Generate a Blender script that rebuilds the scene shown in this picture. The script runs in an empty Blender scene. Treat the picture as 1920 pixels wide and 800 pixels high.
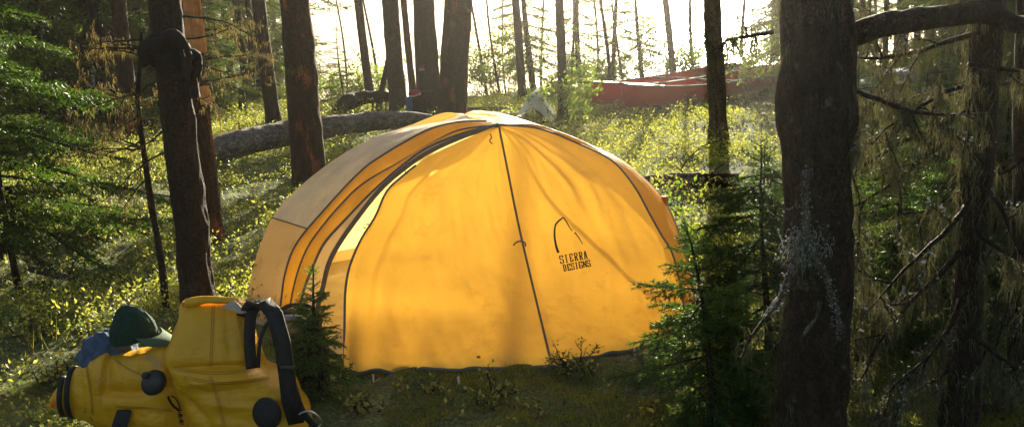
import bpy, math
import numpy as np
from mathutils import Vector, Matrix
from mathutils.bvhtree import BVHTree

scene = bpy.context.scene
COL = scene.collection
rad = math.radians
A3 = lambda *a: np.array(a, float)

# ------------------------------------------------------------------ camera frame
FOC = 1884.0                     # focal length in pixels of a 1920 px wide picture
PITCH, ROLL = rad(12.3), rad(2.8)
CAM = A3(0, 0, 1.65)
fwd = A3(0, math.cos(PITCH), -math.sin(PITCH))
up0 = A3(0, math.sin(PITCH), math.cos(PITCH))
r0 = A3(1, 0, 0)
up = up0 * math.cos(ROLL) + r0 * math.sin(ROLL)
right = r0 * math.cos(ROLL) - up0 * math.sin(ROLL)
SUN_EL, SUN_AZ = rad(14.8), rad(11.2)
SUN = A3(math.sin(SUN_AZ) * math.cos(SUN_EL), math.cos(SUN_AZ) * math.cos(SUN_EL), math.sin(SUN_EL))


def ray(px, py):
    return fwd + right * (px - 960) / FOC + up * (400 - py) / FOC


def at(px, py, Y):
    d = ray(px, py)
    return CAM + d * (Y / d[1])


def depth(p):
    return float(np.dot(np.asarray(p) - CAM, fwd))


def proj(p):
    v = np.asarray(p) - CAM
    z = v @ fwd
    return 960 + FOC * (v @ right) / z, 400 - FOC * (v @ up) / z


# ------------------------------------------------------------------ noise
def _h(ix, iy, iz, s):
    with np.errstate(over='ignore'):
        h = (ix.astype(np.uint32) * np.uint32(374761393) + iy.astype(np.uint32) * np.uint32(668265263)
             + iz.astype(np.uint32) * np.uint32(2147483647) + np.uint32(s * 97 + 13) * np.uint32(1274126177))
        h = (h ^ (h >> np.uint32(13))) * np.uint32(1274126177)
        h = (h ^ (h >> np.uint32(16))) * np.uint32(2246822519)
        h = h ^ (h >> np.uint32(15))
    return h.astype(np.float64) / 4294967295.0 * 2 - 1


def vnoise(p, s=0):
    p = np.asarray(p, float)
    i = np.floor(p).astype(np.int64)
    f = p - i
    f = f * f * (3 - 2 * f)
    out = 0
    for dx in (0, 1):
        wx = f[:, 0] if dx else 1 - f[:, 0]
        for dy in (0, 1):
            wy = f[:, 1] if dy else 1 - f[:, 1]
            for dz in (0, 1):
                wz = f[:, 2] if dz else 1 - f[:, 2]
                out = out + wx * wy * wz * _h(i[:, 0] + dx, i[:, 1] + dy, i[:, 2] + dz, s)
    return out


def fbm(p, o=3, s=0):
    p = np.asarray(p, float)
    a, t, out = 1.0, 0.0, 0
    for k in range(o):
        out = out + a * vnoise(p * (2 ** k), s + k)
        t += a
        a *= .5
    return out / t


def sstep(a, b, x):
    t = np.clip((x - a) / (b - a), 0, 1)
    return t * t * (3 - 2 * t)


# ------------------------------------------------------------------ terrain
LAKE_Z = -0.95


def shore(x):
    return 19.5 + 40 * sstep(-5.2, -12, x) + 0.9 * np.sin(x * .5) + 14 * sstep(13, 24, x)


def gh(x, y):
    x = np.atleast_1d(np.asarray(x, float)); y = np.atleast_1d(np.asarray(y, float))
    z0 = np.zeros_like(x)
    near = 1 - sstep(9, 14, y)
    h = .035 * fbm(np.stack([x * 1.1, y * 1.1, z0], 1), 2, 3)
    h += (.04 * near + .012) * fbm(np.stack([x * 4.2, y * 4.2, z0], 1), 2, 9)
    h += .014 * near * vnoise(np.stack([x * 13, y * 13, z0], 1), 17)
    h += .10 * sstep(-1.5, -6, x) * sstep(4, 9, y)
    # flat pad under the tent
    pad = np.exp(-(((x + .2) / 1.5) ** 4 + ((y - 5.5) / 1.3) ** 4))
    h *= 1 - .8 * pad
    d = y - shore(x)
    h -= 1.9 * sstep(-2.5, 4.5, d)
    far = sstep(380, 430, y)
    h += far * (2.6 + 2 * sstep(430, 700, y))
    h += sstep(60, 110, -x) * 1.2 * sstep(10, 60, y) * (1 - far)
    return h


def g1(x, y):
    return float(gh(x, y)[0])


def gp(px, py):
    d = ray(px, py)
    lo = 1.0
    t = 1.0
    while t < 120:
        p = CAM + d * t
        if p[2] < g1(p[0], p[1]):
            break
        lo = t
        t *= 1.02
    hi = t
    for _ in range(18):
        m = (lo + hi) / 2
        p = CAM + d * m
        if p[2] < g1(p[0], p[1]):
            hi = m
        else:
            lo = m
    return CAM + d * hi


# ------------------------------------------------------------------ mesh helpers
class Geo:
    def __init__(self):
        self.V, self.F, self.n = [], [], 0

    def add(self, V, *faces, mat=0):
        V = np.asarray(V, float).reshape(-1, 3)
        for f in faces:
            f = np.asarray(f, np.int64)
            if f.size:
                self.F.append((f + self.n, mat))
        self.V.append(V)
        self.n += len(V)
        return self

    def merge(self, g, M=None, mat=None):
        if not g.n:
            return self
        V = np.concatenate(g.V)
        if M is not None:
            V = V @ M[:3, :3].T + M[:3, 3]
        for f, m in g.F:
            self.F.append((f + self.n, m if mat is None else mat))
        self.V.append(V)
        self.n += len(V)
        return self

    def verts(self):
        return np.concatenate(self.V)

    def mesh(self, name, mats, smooth=True):
        me = bpy.data.meshes.new(name)
        V = np.concatenate(self.V)
        me.vertices.add(len(V))
        me.vertices.foreach_set('co', V.astype(np.float32).ravel())
        loops, starts, mi, pos = [], [], [], 0
        for f, m in self.F:
            k, w = f.shape
            loops.append(f.ravel())
            starts.append(pos + np.arange(k) * w)
            mi.append(np.full(k, m))
            pos += k * w
        L = np.concatenate(loops)
        me.loops.add(len(L))
        me.loops.foreach_set('vertex_index', L.astype(np.int32))
        S = np.concatenate(starts)
        me.polygons.add(len(S))
        me.polygons.foreach_set('loop_start', S.astype(np.int32))
        me.polygons.foreach_set('material_index', np.concatenate(mi).astype(np.int32))
        me.polygons.foreach_set('use_smooth', np.full(len(S), bool(smooth)))
        me.update(calc_edges=True)
        for m in (mats if isinstance(mats, (list, tuple)) else [mats]):
            me.materials.append(m)
        return me

    def build(self, name, mats, parent=None, smooth=True):
        o = bpy.data.objects.new(name, self.mesh(name, mats, smooth))
        COL.objects.link(o)
        if parent is not None:
            o.parent = parent
        return o


def xf(loc=(0, 0, 0), az=0.0, pitch=0.0, scale=1.0, roll=0.0):
    M = Matrix.Translation(Vector(loc)) @ Matrix.Rotation(az, 4, 'Z') @ Matrix.Rotation(-pitch, 4, 'Y') @ Matrix.Rotation(roll, 4, 'X') @ Matrix.Scale(scale, 4)
    return np.array(M)


def thing(name, label, cat, loc=(0, 0, 0), group=None, rz=0.0):
    o = bpy.data.objects.new(name, None)
    o.empty_display_size = .1
    COL.objects.link(o)
    o.location = [float(v) for v in loc]
    o.rotation_euler = (0, 0, rz)
    return tag(o, label, cat, group)


def tag(o, label=None, cat=None, group=None, kind=None):
    if label: o['label'] = label
    if cat: o['category'] = cat
    if group: o['group'] = group
    if kind: o['kind'] = kind
    return o


def dup(root, loc=None, rz=None, sc=None, label=None, group=None):
    r = root.copy(); COL.objects.link(r)
    if loc is not None: r.location = [float(v) for v in loc]
    if rz is not None: r.rotation_euler = (0, 0, rz)
    if sc is not None: r.scale = (sc, sc, sc)
    if label: r['label'] = label
    if group: r['group'] = group
    for ch in list(root.children):
        c = ch.copy(); COL.objects.link(c); c.parent = r
        for gch in list(ch.children):
            d = gch.copy(); COL.objects.link(d); d.parent = c
    return r


def crom(pts, n):
    """Catmull-Rom resample, uniform in arc length, to n points."""
    P = np.asarray(pts, float)
    if len(P) == 2:
        return P[0] + (P[1] - P[0]) * np.linspace(0, 1, n)[:, None]
    Q = np.vstack([2 * P[0] - P[1], P, 2 * P[-1] - P[-2]])
    out = []
    for i in range(1, len(Q) - 2):
        t = np.linspace(0, 1, 12, endpoint=False)[:, None]
        a, b, c, d = Q[i - 1], Q[i], Q[i + 1], Q[i + 2]
        out.append(.5 * ((2 * b) + (-a + c) * t + (2 * a - 5 * b + 4 * c - d) * t ** 2 + (-a + 3 * b - 3 * c + d) * t ** 3))
    out.append(P[-1:])
    C = np.vstack(out)
    s = np.concatenate([[0], np.cumsum(np.linalg.norm(np.diff(C, axis=0), axis=1))])
    u = np.linspace(0, s[-1], n)
    return np.stack([np.interp(u, s, C[:, k]) for k in range(3)], 1)


def frames(P):
    T = np.gradient(P, axis=0)
    T /= np.linalg.norm(T, axis=1)[:, None] + 1e-12
    ref = A3(0, 0, 1) if abs(T[0][2]) < .9 else A3(1, 0, 0)
    N = np.zeros_like(T)
    n = ref - T[0] * (ref @ T[0]); n /= np.linalg.norm(n)
    for i in range(len(P)):
        n = n - T[i] * (n @ T[i])
        n /= np.linalg.norm(n) + 1e-12
        N[i] = n
    B = np.cross(T, N)
    return T, N, B


def tube(P, R, k=8, flat=None, disp=None, caps=True, geo=None, mat=0):
    P = np.asarray(P, float)
    R = np.broadcast_to(np.asarray(R, float), (len(P),))
    T, N, B = frames(P)
    a = np.linspace(0, 2 * math.pi, k, endpoint=False)
    ca, sa = np.cos(a), np.sin(a)
    fb = 1.0 if flat is None else flat
    D = N[:, None, :] * ca[None, :, None] * fb + B[:, None, :] * sa[None, :, None]
    V = P[:, None, :] + D * R[:, None, None]
    if disp is not None:
        V = V + D * disp(V.reshape(-1, 3)).reshape(len(P), k)[:, :, None]
    n = len(P)
    i = np.arange(n - 1)[:, None] * k
    j = np.arange(k)[None, :]
    j2 = (j + 1) % k
    q = np.stack([i + j, i + j2, i + k + j2, i + k + j], -1).reshape(-1, 4)
    V = V.reshape(-1, 3)
    fs = [q]
    if caps:
        V = np.vstack([V, P[0], P[-1]])
        jj = np.arange(k); jn = (jj + 1) % k
        fs.append(np.stack([jn, jj, np.full(k, n * k)], 1))
        b = (n - 1) * k
        fs.append(np.stack([b + jj, b + jn, np.full(k, n * k + 1)], 1))
    g = geo or Geo()
    g.add(V, *fs, mat=mat)
    return g


def grid_faces(n, m, wrap=False):
    i = np.arange(n - 1)[:, None] * m
    if wrap:
        j = np.arange(m)[None, :]; j2 = (j + 1) % m
    else:
        j = np.arange(m - 1)[None, :]; j2 = j + 1
    return np.stack([i + j, i + j2, i + m + j2, i + m + j], -1).reshape(-1, 4)


def loft(secs, k=40, rows=40, expo=2.4, disp=None, close=True, geo=None):
    """secs: list of (centre, half vector a, half vector b); superellipse sections, Catmull-Rom along."""
    C = np.array([np.concatenate(s) for s in secs], float)
    Q = np.vstack([2 * C[0] - C[1], C, 2 * C[-1] - C[-2]])
    out = []
    per = max(2, rows // (len(C) - 1))
    for i in range(1, len(Q) - 2):
        t = np.linspace(0, 1, per, endpoint=False)[:, None]
        a, b, c, d = Q[i - 1], Q[i], Q[i + 1], Q[i + 2]
        out.append(.5 * ((2 * b) + (-a + c) * t + (2 * a - 5 * b + 4 * c - d) * t ** 2 + (-a + 3 * b - 3 * c + d) * t ** 3))
    out.append(C[-1:])
    C = np.vstack(out)
    n = len(C)
    th = np.linspace(0, 2 * math.pi, k, endpoint=False)
    e = 2 / expo
    cx = np.sign(np.cos(th)) * np.abs(np.cos(th)) ** e
    cy = np.sign(np.sin(th)) * np.abs(np.sin(th)) ** e
    D = C[:, None, 3:6] * cx[None, :, None] + C[:, None, 6:9] * cy[None, :, None]
    V = C[:, None, 0:3] + D
    if disp is not None:
        dn = D / (np.linalg.norm(D, axis=2, keepdims=True) + 1e-9)
        V = V + dn * disp(V.reshape(-1, 3)).reshape(n, k, 1)
    V = V.reshape(-1, 3)
    fs = [grid_faces(n, k, True)]
    if close:
        V = np.vstack([V, C[0, :3], C[-1, :3]])
        jj = np.arange(k); jn = (jj + 1) % k
        fs.append(np.stack([jn, jj, np.full(k, n * k)], 1))
        b = (n - 1) * k
        fs.append(np.stack([b + jj, b + jn, np.full(k, n * k + 1)], 1))
    g = geo or Geo()
    g.add(V, *fs)
    return g


def rbox(sx, sy, sz, r=.01, c=(0, 0, 0), geo=None, mat=0):
    """rounded box: a superellipsoid-like bevelled block"""
    xs = []
    V = []
    n = 9
    th = np.linspace(0, 2 * math.pi, 24, endpoint=False)
    ph = np.linspace(-math.pi / 2, math.pi / 2, n)
    f = lambda v, e: np.sign(v) * np.abs(v) ** e
    e = .28
    for p in ph:
        V.append(np.stack([f(np.cos(p), e) * f(np.cos(th), e) * sx / 2, f(np.cos(p), e) * f(np.sin(th), e) * sy / 2,
                           np.full(24, f(np.sin(p), e) * sz / 2)], 1))
    V = np.concatenate(V) + np.array(c)
    g = geo or Geo()
    g.add(V, grid_faces(n, 24, True), mat=mat)
    return g


# ------------------------------------------------------------------ materials
def mat(name):
    m = bpy.data.materials.new(name)
    m.use_nodes = True
    nt = m.node_tree
    for n in list(nt.nodes):
        nt.nodes.remove(n)
    out = nt.nodes.new('ShaderNodeOutputMaterial')
    return m, nt, out


def N(nt, t, **kw):
    n = nt.nodes.new(t)
    for k, v in kw.items():
        if k.startswith('i_'):
            n.inputs[k[2:].replace('_', ' ')].default_value = v
        else:
            setattr(n, k, v)
    return n


def ramp(nt, fac, stops):
    r = N(nt, 'ShaderNodeValToRGB')
    el = r.color_ramp.elements
    while len(el) < len(stops):
        el.new(.5)
    for e, (p, c) in zip(el, stops):
        e.position = p
        e.color = (*c, 1)
    nt.links.new(fac, r.inputs[0])
    return r.outputs[0]


def noise(nt, scale, detail=4, rough=.55, vec=None, coord='Object', stretch=None):
    tc = N(nt, 'ShaderNodeTexCoord')
    v = tc.outputs[coord]
    if stretch:
        mp = N(nt, 'ShaderNodeMapping')
        mp.inputs['Scale'].default_value = stretch
        nt.links.new(v, mp.inputs['Vector'])
        v = mp.outputs[0]
    n = N(nt, 'ShaderNodeTexNoise')
    n.inputs['Scale'].default_value = scale
    n.inputs['Detail'].default_value = detail
    n.inputs['Roughness'].default_value = rough
    nt.links.new(v, n.inputs['Vector'])
    return n.outputs['Fac']


def bump(nt, h, strength=.5, dist=.01, nrm=None):
    b = N(nt, 'ShaderNodeBump')
    b.inputs['Strength'].default_value = strength
    b.inputs['Distance'].default_value = dist
    nt.links.new(h, b.inputs['Height'])
    if nrm is not None:
        nt.links.new(nrm, b.inputs['Normal'])
    return b.outputs[0]


def pbsdf(nt, out, col=None, rough=.7, nrm=None, metal=0.0, spec=.4):
    p = N(nt, 'ShaderNodeBsdfPrincipled')
    p.inputs['Roughness'].default_value = rough
    p.inputs['Metallic'].default_value = metal
    p.inputs['Specular IOR Level'].default_value = spec
    if isinstance(col, tuple):
        p.inputs['Base Color'].default_value = (*col, 1)
    elif col is not None:
        nt.links.new(col, p.inputs['Base Color'])
    if nrm is not None:
        nt.links.new(nrm, p.inputs['Normal'])
    if out is not None:
        nt.links.new(p.outputs[0], out.inputs[0])
    return p


def m_simple(name, c1, c2=None, rough=.6, scale=20, bmp=.2, bd=.004, spec=.4, metal=0.0, detail=4):
    m, nt, out = mat(name)
    n = noise(nt, scale, detail)
    c = ramp(nt, n, [(.3, c1), (.7, c2 or tuple(v * .75 for v in c1))])
    pbsdf(nt, out, c, rough, bump(nt, n, bmp, bd), metal, spec)
    return m


def m_bark(name, dark, mid, fleck, fleck_pos=.62, scale=1.0, bd=.012, lich=None, lich_pos=.68, st=(1, 1, .35)):
    m, nt, out = mat(name)
    n1 = noise(nt, 26 * scale, 5, .65, stretch=st)
    n2 = noise(nt, 9 * scale, 3, .6, stretch=st)
    tc = N(nt, 'ShaderNodeTexCoord')
    mp = N(nt, 'ShaderNodeMapping'); mp.inputs['Scale'].default_value = st
    nt.links.new(tc.outputs['Object'], mp.inputs['Vector'])
    nw_ = N(nt, 'ShaderNodeTexNoise'); nw_.inputs['Scale'].default_value = 30 * scale; nw_.inputs['Detail'].default_value = 3
    nt.links.new(tc.outputs['Object'], nw_.inputs['Vector'])
    wm = N(nt, 'ShaderNodeMix', data_type='RGBA', blend_type='LINEAR_LIGHT'); wm.inputs['Factor'].default_value = .045
    nt.links.new(mp.outputs[0], wm.inputs['A']); nt.links.new(nw_.outputs['Color'], wm.inputs['B'])
    vo = N(nt, 'ShaderNodeTexVoronoi', feature='DISTANCE_TO_EDGE'); vo.inputs['Scale'].default_value = 34 * scale
    nt.links.new(wm.outputs['Result'], vo.inputs['Vector'])
    base = ramp(nt, n1, [(.25, dark), (.7, mid)])
    fl = ramp(nt, n2, [(fleck_pos, (0, 0, 0)), (fleck_pos + .08, (1, 1, 1))])
    mx = N(nt, 'ShaderNodeMix', data_type='RGBA')
    mu = N(nt, 'ShaderNodeMath', operation='MULTIPLY'); mu.inputs[1].default_value = .85
    nt.links.new(fl, mu.inputs[0])
    nt.links.new(mu.outputs[0], mx.inputs['Factor'])
    nt.links.new(base, mx.inputs['A'])
    mx.inputs['B'].default_value = (*fleck, 1)
    col = mx.outputs['Result']
    if lich:
        n3 = noise(nt, 14, 6, .7)
        lf = ramp(nt, n3, [(lich_pos - .06, (0, 0, 0)), (lich_pos, (1, 1, 1))])
        m2 = N(nt, 'ShaderNodeMix', data_type='RGBA')
        nt.links.new(lf, m2.inputs['Factor']); nt.links.new(col, m2.inputs['A'])
        m2.inputs['B'].default_value = (*lich, 1)
        col = m2.outputs['Result']
    cr = ramp(nt, vo.outputs['Distance'], [(0, (0, 0, 0)), (.12, (1, 1, 1))])
    ck = ramp(nt, vo.outputs['Distance'], [(0, (.22, .2, .18)), (.16, (1, 1, 1))])
    fine = ramp(nt, noise(nt, 95 * scale, 4, .7), [(.3, (.45, .45, .45)), (.65, (1.25, 1.25, 1.25))])
    patchy = ramp(nt, noise(nt, 5.5 * scale, 3, .6, stretch=st), [(.3, (.5, .5, .52)), (.7, (1.35, 1.3, 1.25))])
    for q_ in (ck, fine, patchy):
        mm_ = N(nt, 'ShaderNodeMix', data_type='RGBA', blend_type='MULTIPLY'); mm_.inputs['Factor'].default_value = 1
        nt.links.new(col, mm_.inputs['A']); nt.links.new(q_, mm_.inputs['B'])
        col = mm_.outputs['Result']
    b1 = bump(nt, cr, .35, bd)
    b2 = bump(nt, n1, .95, bd * 1.6, b1)
    pbsdf(nt, out, col, .85, b2, 0, .25)
    return m


def m_leaf(name, c1, c2, trans=.45, tcol=None, rough=.5, c3=None):
    m, nt, out = mat(name)
    geo = N(nt, 'ShaderNodeNewGeometry')
    st = [(0, c1), (.8, c2)] if c3 is None else [(0, c1), (.85, c2), (.99, c3)]
    c = ramp(nt, geo.outputs['Random Per Island'], st)
    d = N(nt, 'ShaderNodeBsdfPrincipled'); d.inputs['Roughness'].default_value = rough
    d.inputs['Specular IOR Level'].default_value = .3
    nt.links.new(c, d.inputs['Base Color'])
    t = N(nt, 'ShaderNodeBsdfTranslucent')
    mm = N(nt, 'ShaderNodeMix', data_type='RGBA', blend_type='MULTIPLY'); mm.inputs['Factor'].default_value = 1
    nt.links.new(c, mm.inputs['A']); mm.inputs['B'].default_value = (*(tcol or (1.5, 1.4, .7)), 1)
    nt.links.new(mm.outputs['Result'], t.inputs['Color'])
    mix = N(nt, 'ShaderNodeMixShader'); mix.inputs[0].default_value = trans
    nt.links.new(d.outputs[0], mix.inputs[1]); nt.links.new(t.outputs[0], mix.inputs[2])
    nt.links.new(mix.outputs[0], out.inputs[0])
    return m


def m_fabric(name, col, trans=.5, transp=.06, rough=.45, spec=.3, var=.12, wr=.35, tcol=None, scale=7.0):
    m, nt, out = mat(name)
    n = noise(nt, scale, 4, .6)
    n2 = noise(nt, 2.3, 3, .5, stretch=(3.0, 3.0, .8))
    a = tuple(min(1, v * (1 + var)) for v in col); b = tuple(v * (1 - var) for v in col)
    c = ramp(nt, n, [(.3, b), (.7, a)])
    b1 = bump(nt, n, wr, .012)
    b2 = bump(nt, n2, wr, .05, b1)
    n4 = noise(nt, 3.1, 7, .72)
    stn = ramp(nt, n4, [(.57, (1, 1, 1)), (.70, (.80, .74, .66))])
    ms = N(nt, 'ShaderNodeMix', data_type='RGBA', blend_type='MULTIPLY'); ms.inputs['Factor'].default_value = 1
    nt.links.new(c, ms.inputs['A']); nt.links.new(stn, ms.inputs['B'])
    c = ms.outputs['Result']
    d = pbsdf(nt, None, c, rough, b2, 0, spec)
    t = N(nt, 'ShaderNodeBsdfTranslucent')
    if tcol:
        t.inputs['Color'].default_value = (*tcol, 1)
    else:
        nt.links.new(c, t.inputs['Color'])
    nt.links.new(b2, t.inputs['Normal'])
    mix = N(nt, 'ShaderNodeMixShader'); mix.inputs[0].default_value = trans
    nt.links.new(d.outputs[0], mix.inputs[1]); nt.links.new(t.outputs[0], mix.inputs[2])
    tr = N(nt, 'ShaderNodeBsdfTransparent'); tr.inputs['Color'].default_value = (*(tcol or col), 1)
    m2 = N(nt, 'ShaderNodeMixShader'); m2.inputs[0].default_value = transp
    nt.links.new(mix.outputs[0], m2.inputs[1]); nt.links.new(tr.outputs[0], m2.inputs[2])
    nt.links.new(m2.outputs[0], out.inputs[0])
    return m


M = {}
M['bark_dark'] = m_bark('bark_dark', (.014, .010, .007), (.062, .043, .028), (.12, .05, .024), .66, lich=(.12, .12, .07), lich_pos=.70)
M['bark_red'] = m_bark('bark_red', (.022, .013, .009), (.11, .058, .034), (.34, .10, .042), .55)
M['bark_grey'] = m_bark('bark_grey', (.03, .026, .021), (.12, .10, .08), (.16, .09, .05), .66, lich=(.2, .21, .15), lich_pos=.7)
M['grass'] = m_leaf('dry_grass', (.09, .12, .03), (.34, .33, .13), .4, (1.5, 1.4, .8), .6)
M['bag_seam'] = m_simple('bag_seam', (.42, .21, .01), (.5, .26, .012), .5, 40, .2, .001)
M['bark_glare'] = m_bark('bark_glare', (.10, .08, .055), (.26, .21, .15), (.2, .13, .08), .66)  # bark colour lightened to stand in for the sun glare over the trunk
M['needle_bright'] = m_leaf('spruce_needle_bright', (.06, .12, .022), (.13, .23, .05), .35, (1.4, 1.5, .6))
M['litter'] = m_leaf('dead_leaf', (.06, .035, .016), (.22, .13, .06), .2, (1.3, 1.1, .8), .7)
M['bark_big'] = m_bark('bark_big', (.011, .008, .006), (.075, .053, .034), (.13, .065, .032), .62, bd=.030, lich=(.15, .15, .10), lich_pos=.66)
M['peeled'] = m_fabric('peeled_bark', (.72, .40, .18), .5, 0, .6, .2, .25, .6, scale=18)
M['dead_wood'] = m_bark('dead_wood', (.06, .05, .042), (.22, .19, .16), (.1, .08, .06), .6, bd=.006)
M['log_wood'] = m_bark('log_wood', (.13, .115, .10), (.42, .38, .33), (.10, .08, .06), .6, bd=.016, lich=(.28, .29, .22), lich_pos=.7, st=(.12, .8, 1))
M['twig'] = m_bark('twig_bark', (.03, .022, .016), (.10, .075, .05), (.12, .11, .07), .6, bd=.004)
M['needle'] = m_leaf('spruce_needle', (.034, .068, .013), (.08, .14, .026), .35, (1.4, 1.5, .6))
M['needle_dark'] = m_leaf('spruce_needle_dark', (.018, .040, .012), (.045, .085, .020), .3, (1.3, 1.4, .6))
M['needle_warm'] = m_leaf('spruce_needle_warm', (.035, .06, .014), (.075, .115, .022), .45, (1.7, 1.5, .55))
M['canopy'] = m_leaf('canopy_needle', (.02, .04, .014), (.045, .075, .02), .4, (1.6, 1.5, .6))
M['leaf'] = m_leaf('shrub_leaf', (.10, .17, .03), (.19, .29, .055), .5, (1.4, 1.35, .6), .45, (.36, .34, .10))
M['leaf_dark'] = m_leaf('undergrowth_leaf', (.10, .14, .026), (.37, .39, .10), .42, (1.7, 1.65, .9), .42, (.42, .38, .17))
M['moss_blade'] = m_leaf('moss_blade', (.11, .14, .018), (.27, .30, .042), .4, (1.5, 1.4, .6), .7, (.18, .15, .045))
M['beard'] = m_leaf('beard_lichen', (.05, .054, .029), (.15, .15, .08), .18, (1.3, 1.2, .8), .8)
M['beard_gold'] = m_leaf('gold_lichen', (.11, .09, .045), (.26, .21, .10), .4, (1.4, 1.25, .7), .8)
M['flake'] = m_leaf('grey_lichen', (.10, .115, .105), (.27, .30, .28), .15, (1, 1, 1), .8)


def ground_mat():
    m, nt, out = mat('forest_floor')
    n1 = noise(nt, 1.3, 5, .6)
    n2 = noise(nt, 9, 6, .65)
    n3 = noise(nt, 60, 5, .7)
    c1 = ramp(nt, n2, [(.25, (.025, .032, .008)), (.48, (.075, .10, .018)), (.62, (.13, .17, .032)), (.8, (.10, .10, .03))])
    c2 = ramp(nt, n3, [(.3, (.045, .06, .018)), (.5, (.17, .19, .075)), (.70, (.50, .50, .36))])
    f = ramp(nt, n1, [(.42, (0, 0, 0)), (.62, (1, 1, 1))])
    mx = N(nt, 'ShaderNodeMix', data_type='RGBA')
    nt.links.new(f, mx.inputs['Factor']); nt.links.new(c1, mx.inputs['A']); nt.links.new(c2, mx.inputs['B'])
    b = bump(nt, n3, .9, .02)
    b = bump(nt, n2, .8, .04, b)
    pbsdf(nt, out, mx.outputs['Result'], .95, b, 0, .15)
    return m


M['ground'] = ground_mat()


def water_mat():
    m, nt, out = mat('lake_water')
    n1 = noise(nt, 1.1, 4, .55, stretch=(1, .7, 1))
    n2 = noise(nt, 5.0, 3, .6, stretch=(1, .6, 1))
    b = bump(nt, n1, .5, .16)
    b = bump(nt, n2, .5, .05, b)
    p = pbsdf(nt, out, (.03, .045, .05), .22, b, 0, .5)
    p.inputs['IOR'].default_value = 1.33
    return m


M['water'] = water_mat()
YEL = (.94, .64, .15)
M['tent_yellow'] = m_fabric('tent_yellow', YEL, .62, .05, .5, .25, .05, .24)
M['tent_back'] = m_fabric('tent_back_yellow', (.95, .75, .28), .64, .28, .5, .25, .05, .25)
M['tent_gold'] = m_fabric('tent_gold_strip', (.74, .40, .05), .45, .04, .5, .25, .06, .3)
M['tent_tan'] = m_fabric('tent_tan', (.78, .58, .34), .42, .04, .5, .3, .06, .3)
M['tent_lower'] = m_fabric('tent_lower_fly', (.60, .43, .24), .26, .02, .4, .4, .08, .4)
M['tent_grey'] = m_fabric('tent_grey_fly', (.56, .51, .45), .22, .015, .32, .5, .1, .45, scale=11)
M['tape'] = m_simple('grey_tape', (.12, .105, .085), (.17, .15, .12), .7, 60, .2, .002)
M['print'] = m_simple('black_print', (.02, .014, .008), (.03, .02, .01), .7, 60, .05, .001)
def bag_mat():
    m, nt, out = mat('yellow_vinyl')
    h = None
    nrm = None
    for sc_, st, ds in ((4.5, (1, 1, 2.2), .016), (9, (1.8, 1, .8), .008), (24, None, .002)):
        n = noise(nt, sc_, 3, .5, stretch=st)
        a = N(nt, 'ShaderNodeMath', operation='SUBTRACT'); nt.links.new(n, a.inputs[0]); a.inputs[1].default_value = .5
        b = N(nt, 'ShaderNodeMath', operation='ABSOLUTE'); nt.links.new(a.outputs[0], b.inputs[0])
        c = N(nt, 'ShaderNodeMath', operation='POWER'); nt.links.new(b.outputs[0], c.inputs[0]); c.inputs[1].default_value = .55
        nrm = bump(nt, c.outputs[0], .55, ds, nrm)
    col = ramp(nt, noise(nt, 6, 6, .65), [(.28, (.60, .285, .009)), (.45, (.76, .385, .012)), (.75, (.84, .44, .018))])
    dirt = ramp(nt, noise(nt, 17, 8, .75), [(.64, (1, 1, 1)), (.76, (.5, .42, .34))])
    mm_ = N(nt, 'ShaderNodeMix', data_type='RGBA', blend_type='MULTIPLY'); mm_.inputs['Factor'].default_value = .6
    nt.links.new(col, mm_.inputs['A']); nt.links.new(dirt, mm_.inputs['B'])
    pbsdf(nt, out, mm_.outputs['Result'], .42, nrm, 0, .4)
    return m


M['bag'] = bag_mat()
M['black'] = m_simple('black_webbing', (.010, .010, .011), (.022, .022, .024), .6, 80, .5, .002, .35)
M['black_cloth'] = m_simple('black_cloth', (.006, .006, .007), (.014, .013, .015), .85, 25, .6, .01, .3)
M['rubber'] = m_simple('dark_rubber', (.018, .022, .026), (.03, .035, .04), .45, 50, .2, .002, .5)
M['metal'] = m_simple('buckle_metal', (.5, .5, .5), (.6, .6, .6), .3, 60, .1, .001, .5, .9)
M['orange'] = m_simple('orange_cord', (.75, .16, .01), (.8, .2, .02), .5, 40, .2, .002)
M['grey_cloth'] = m_simple('grey_cloth', (.16, .18, .20), (.24, .27, .30), .6, 25, .4, .008)
M['green_cap'] = m_simple('green_cotton', (.012, .035, .024), (.02, .055, .036), .85, 70, .3, .003, .2)
M['cap_brim'] = m_simple('cap_brim_cotton', (.07, .12, .07), (.1, .16, .09), .85, 70, .3, .003, .2)
M['denim'] = m_simple('blue_denim', (.04, .065, .115), (.10, .145, .22), .85, 35, .5, .008, .2)
M['red'] = m_simple('red_hull', (.58, .006, .010), (.66, .010, .012), .35, 8, .05, .002, .5)
M['white_cloth'] = m_fabric('white_cloth', (.88, .9, .93), .68, 0.0, .8, .1, .05, .3)
M['trim'] = m_simple('gunwale_vinyl', (.45, .36, .26), (.55, .45, .33), .5, 40, .1, .002)
M['blue'] = m_fabric('blue_nylon', (.07, .18, .42), .35, .02, .5, .3, .12, .4)
M['blue_cloth'] = m_fabric('blue_cloth', (.10, .2, .45), .35, 0, .8, .2, .12, .4)
M['red_cloth'] = m_fabric('red_cloth', (.6, .03, .06), .3, 0, .7, .2, .1, .3)
M['forest'] = m_leaf('far_forest', (.02, .03, .016), (.04, .06, .025), .2)

# ------------------------------------------------------------------ ground and lake
def axis(parts):
    out = [parts[0][0]]
    for a, b, s in parts:
        n = max(1, int(round((b - a) / s)))
        out += list(np.linspace(a, b, n + 1)[1:])
    return np.array(out)


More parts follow.
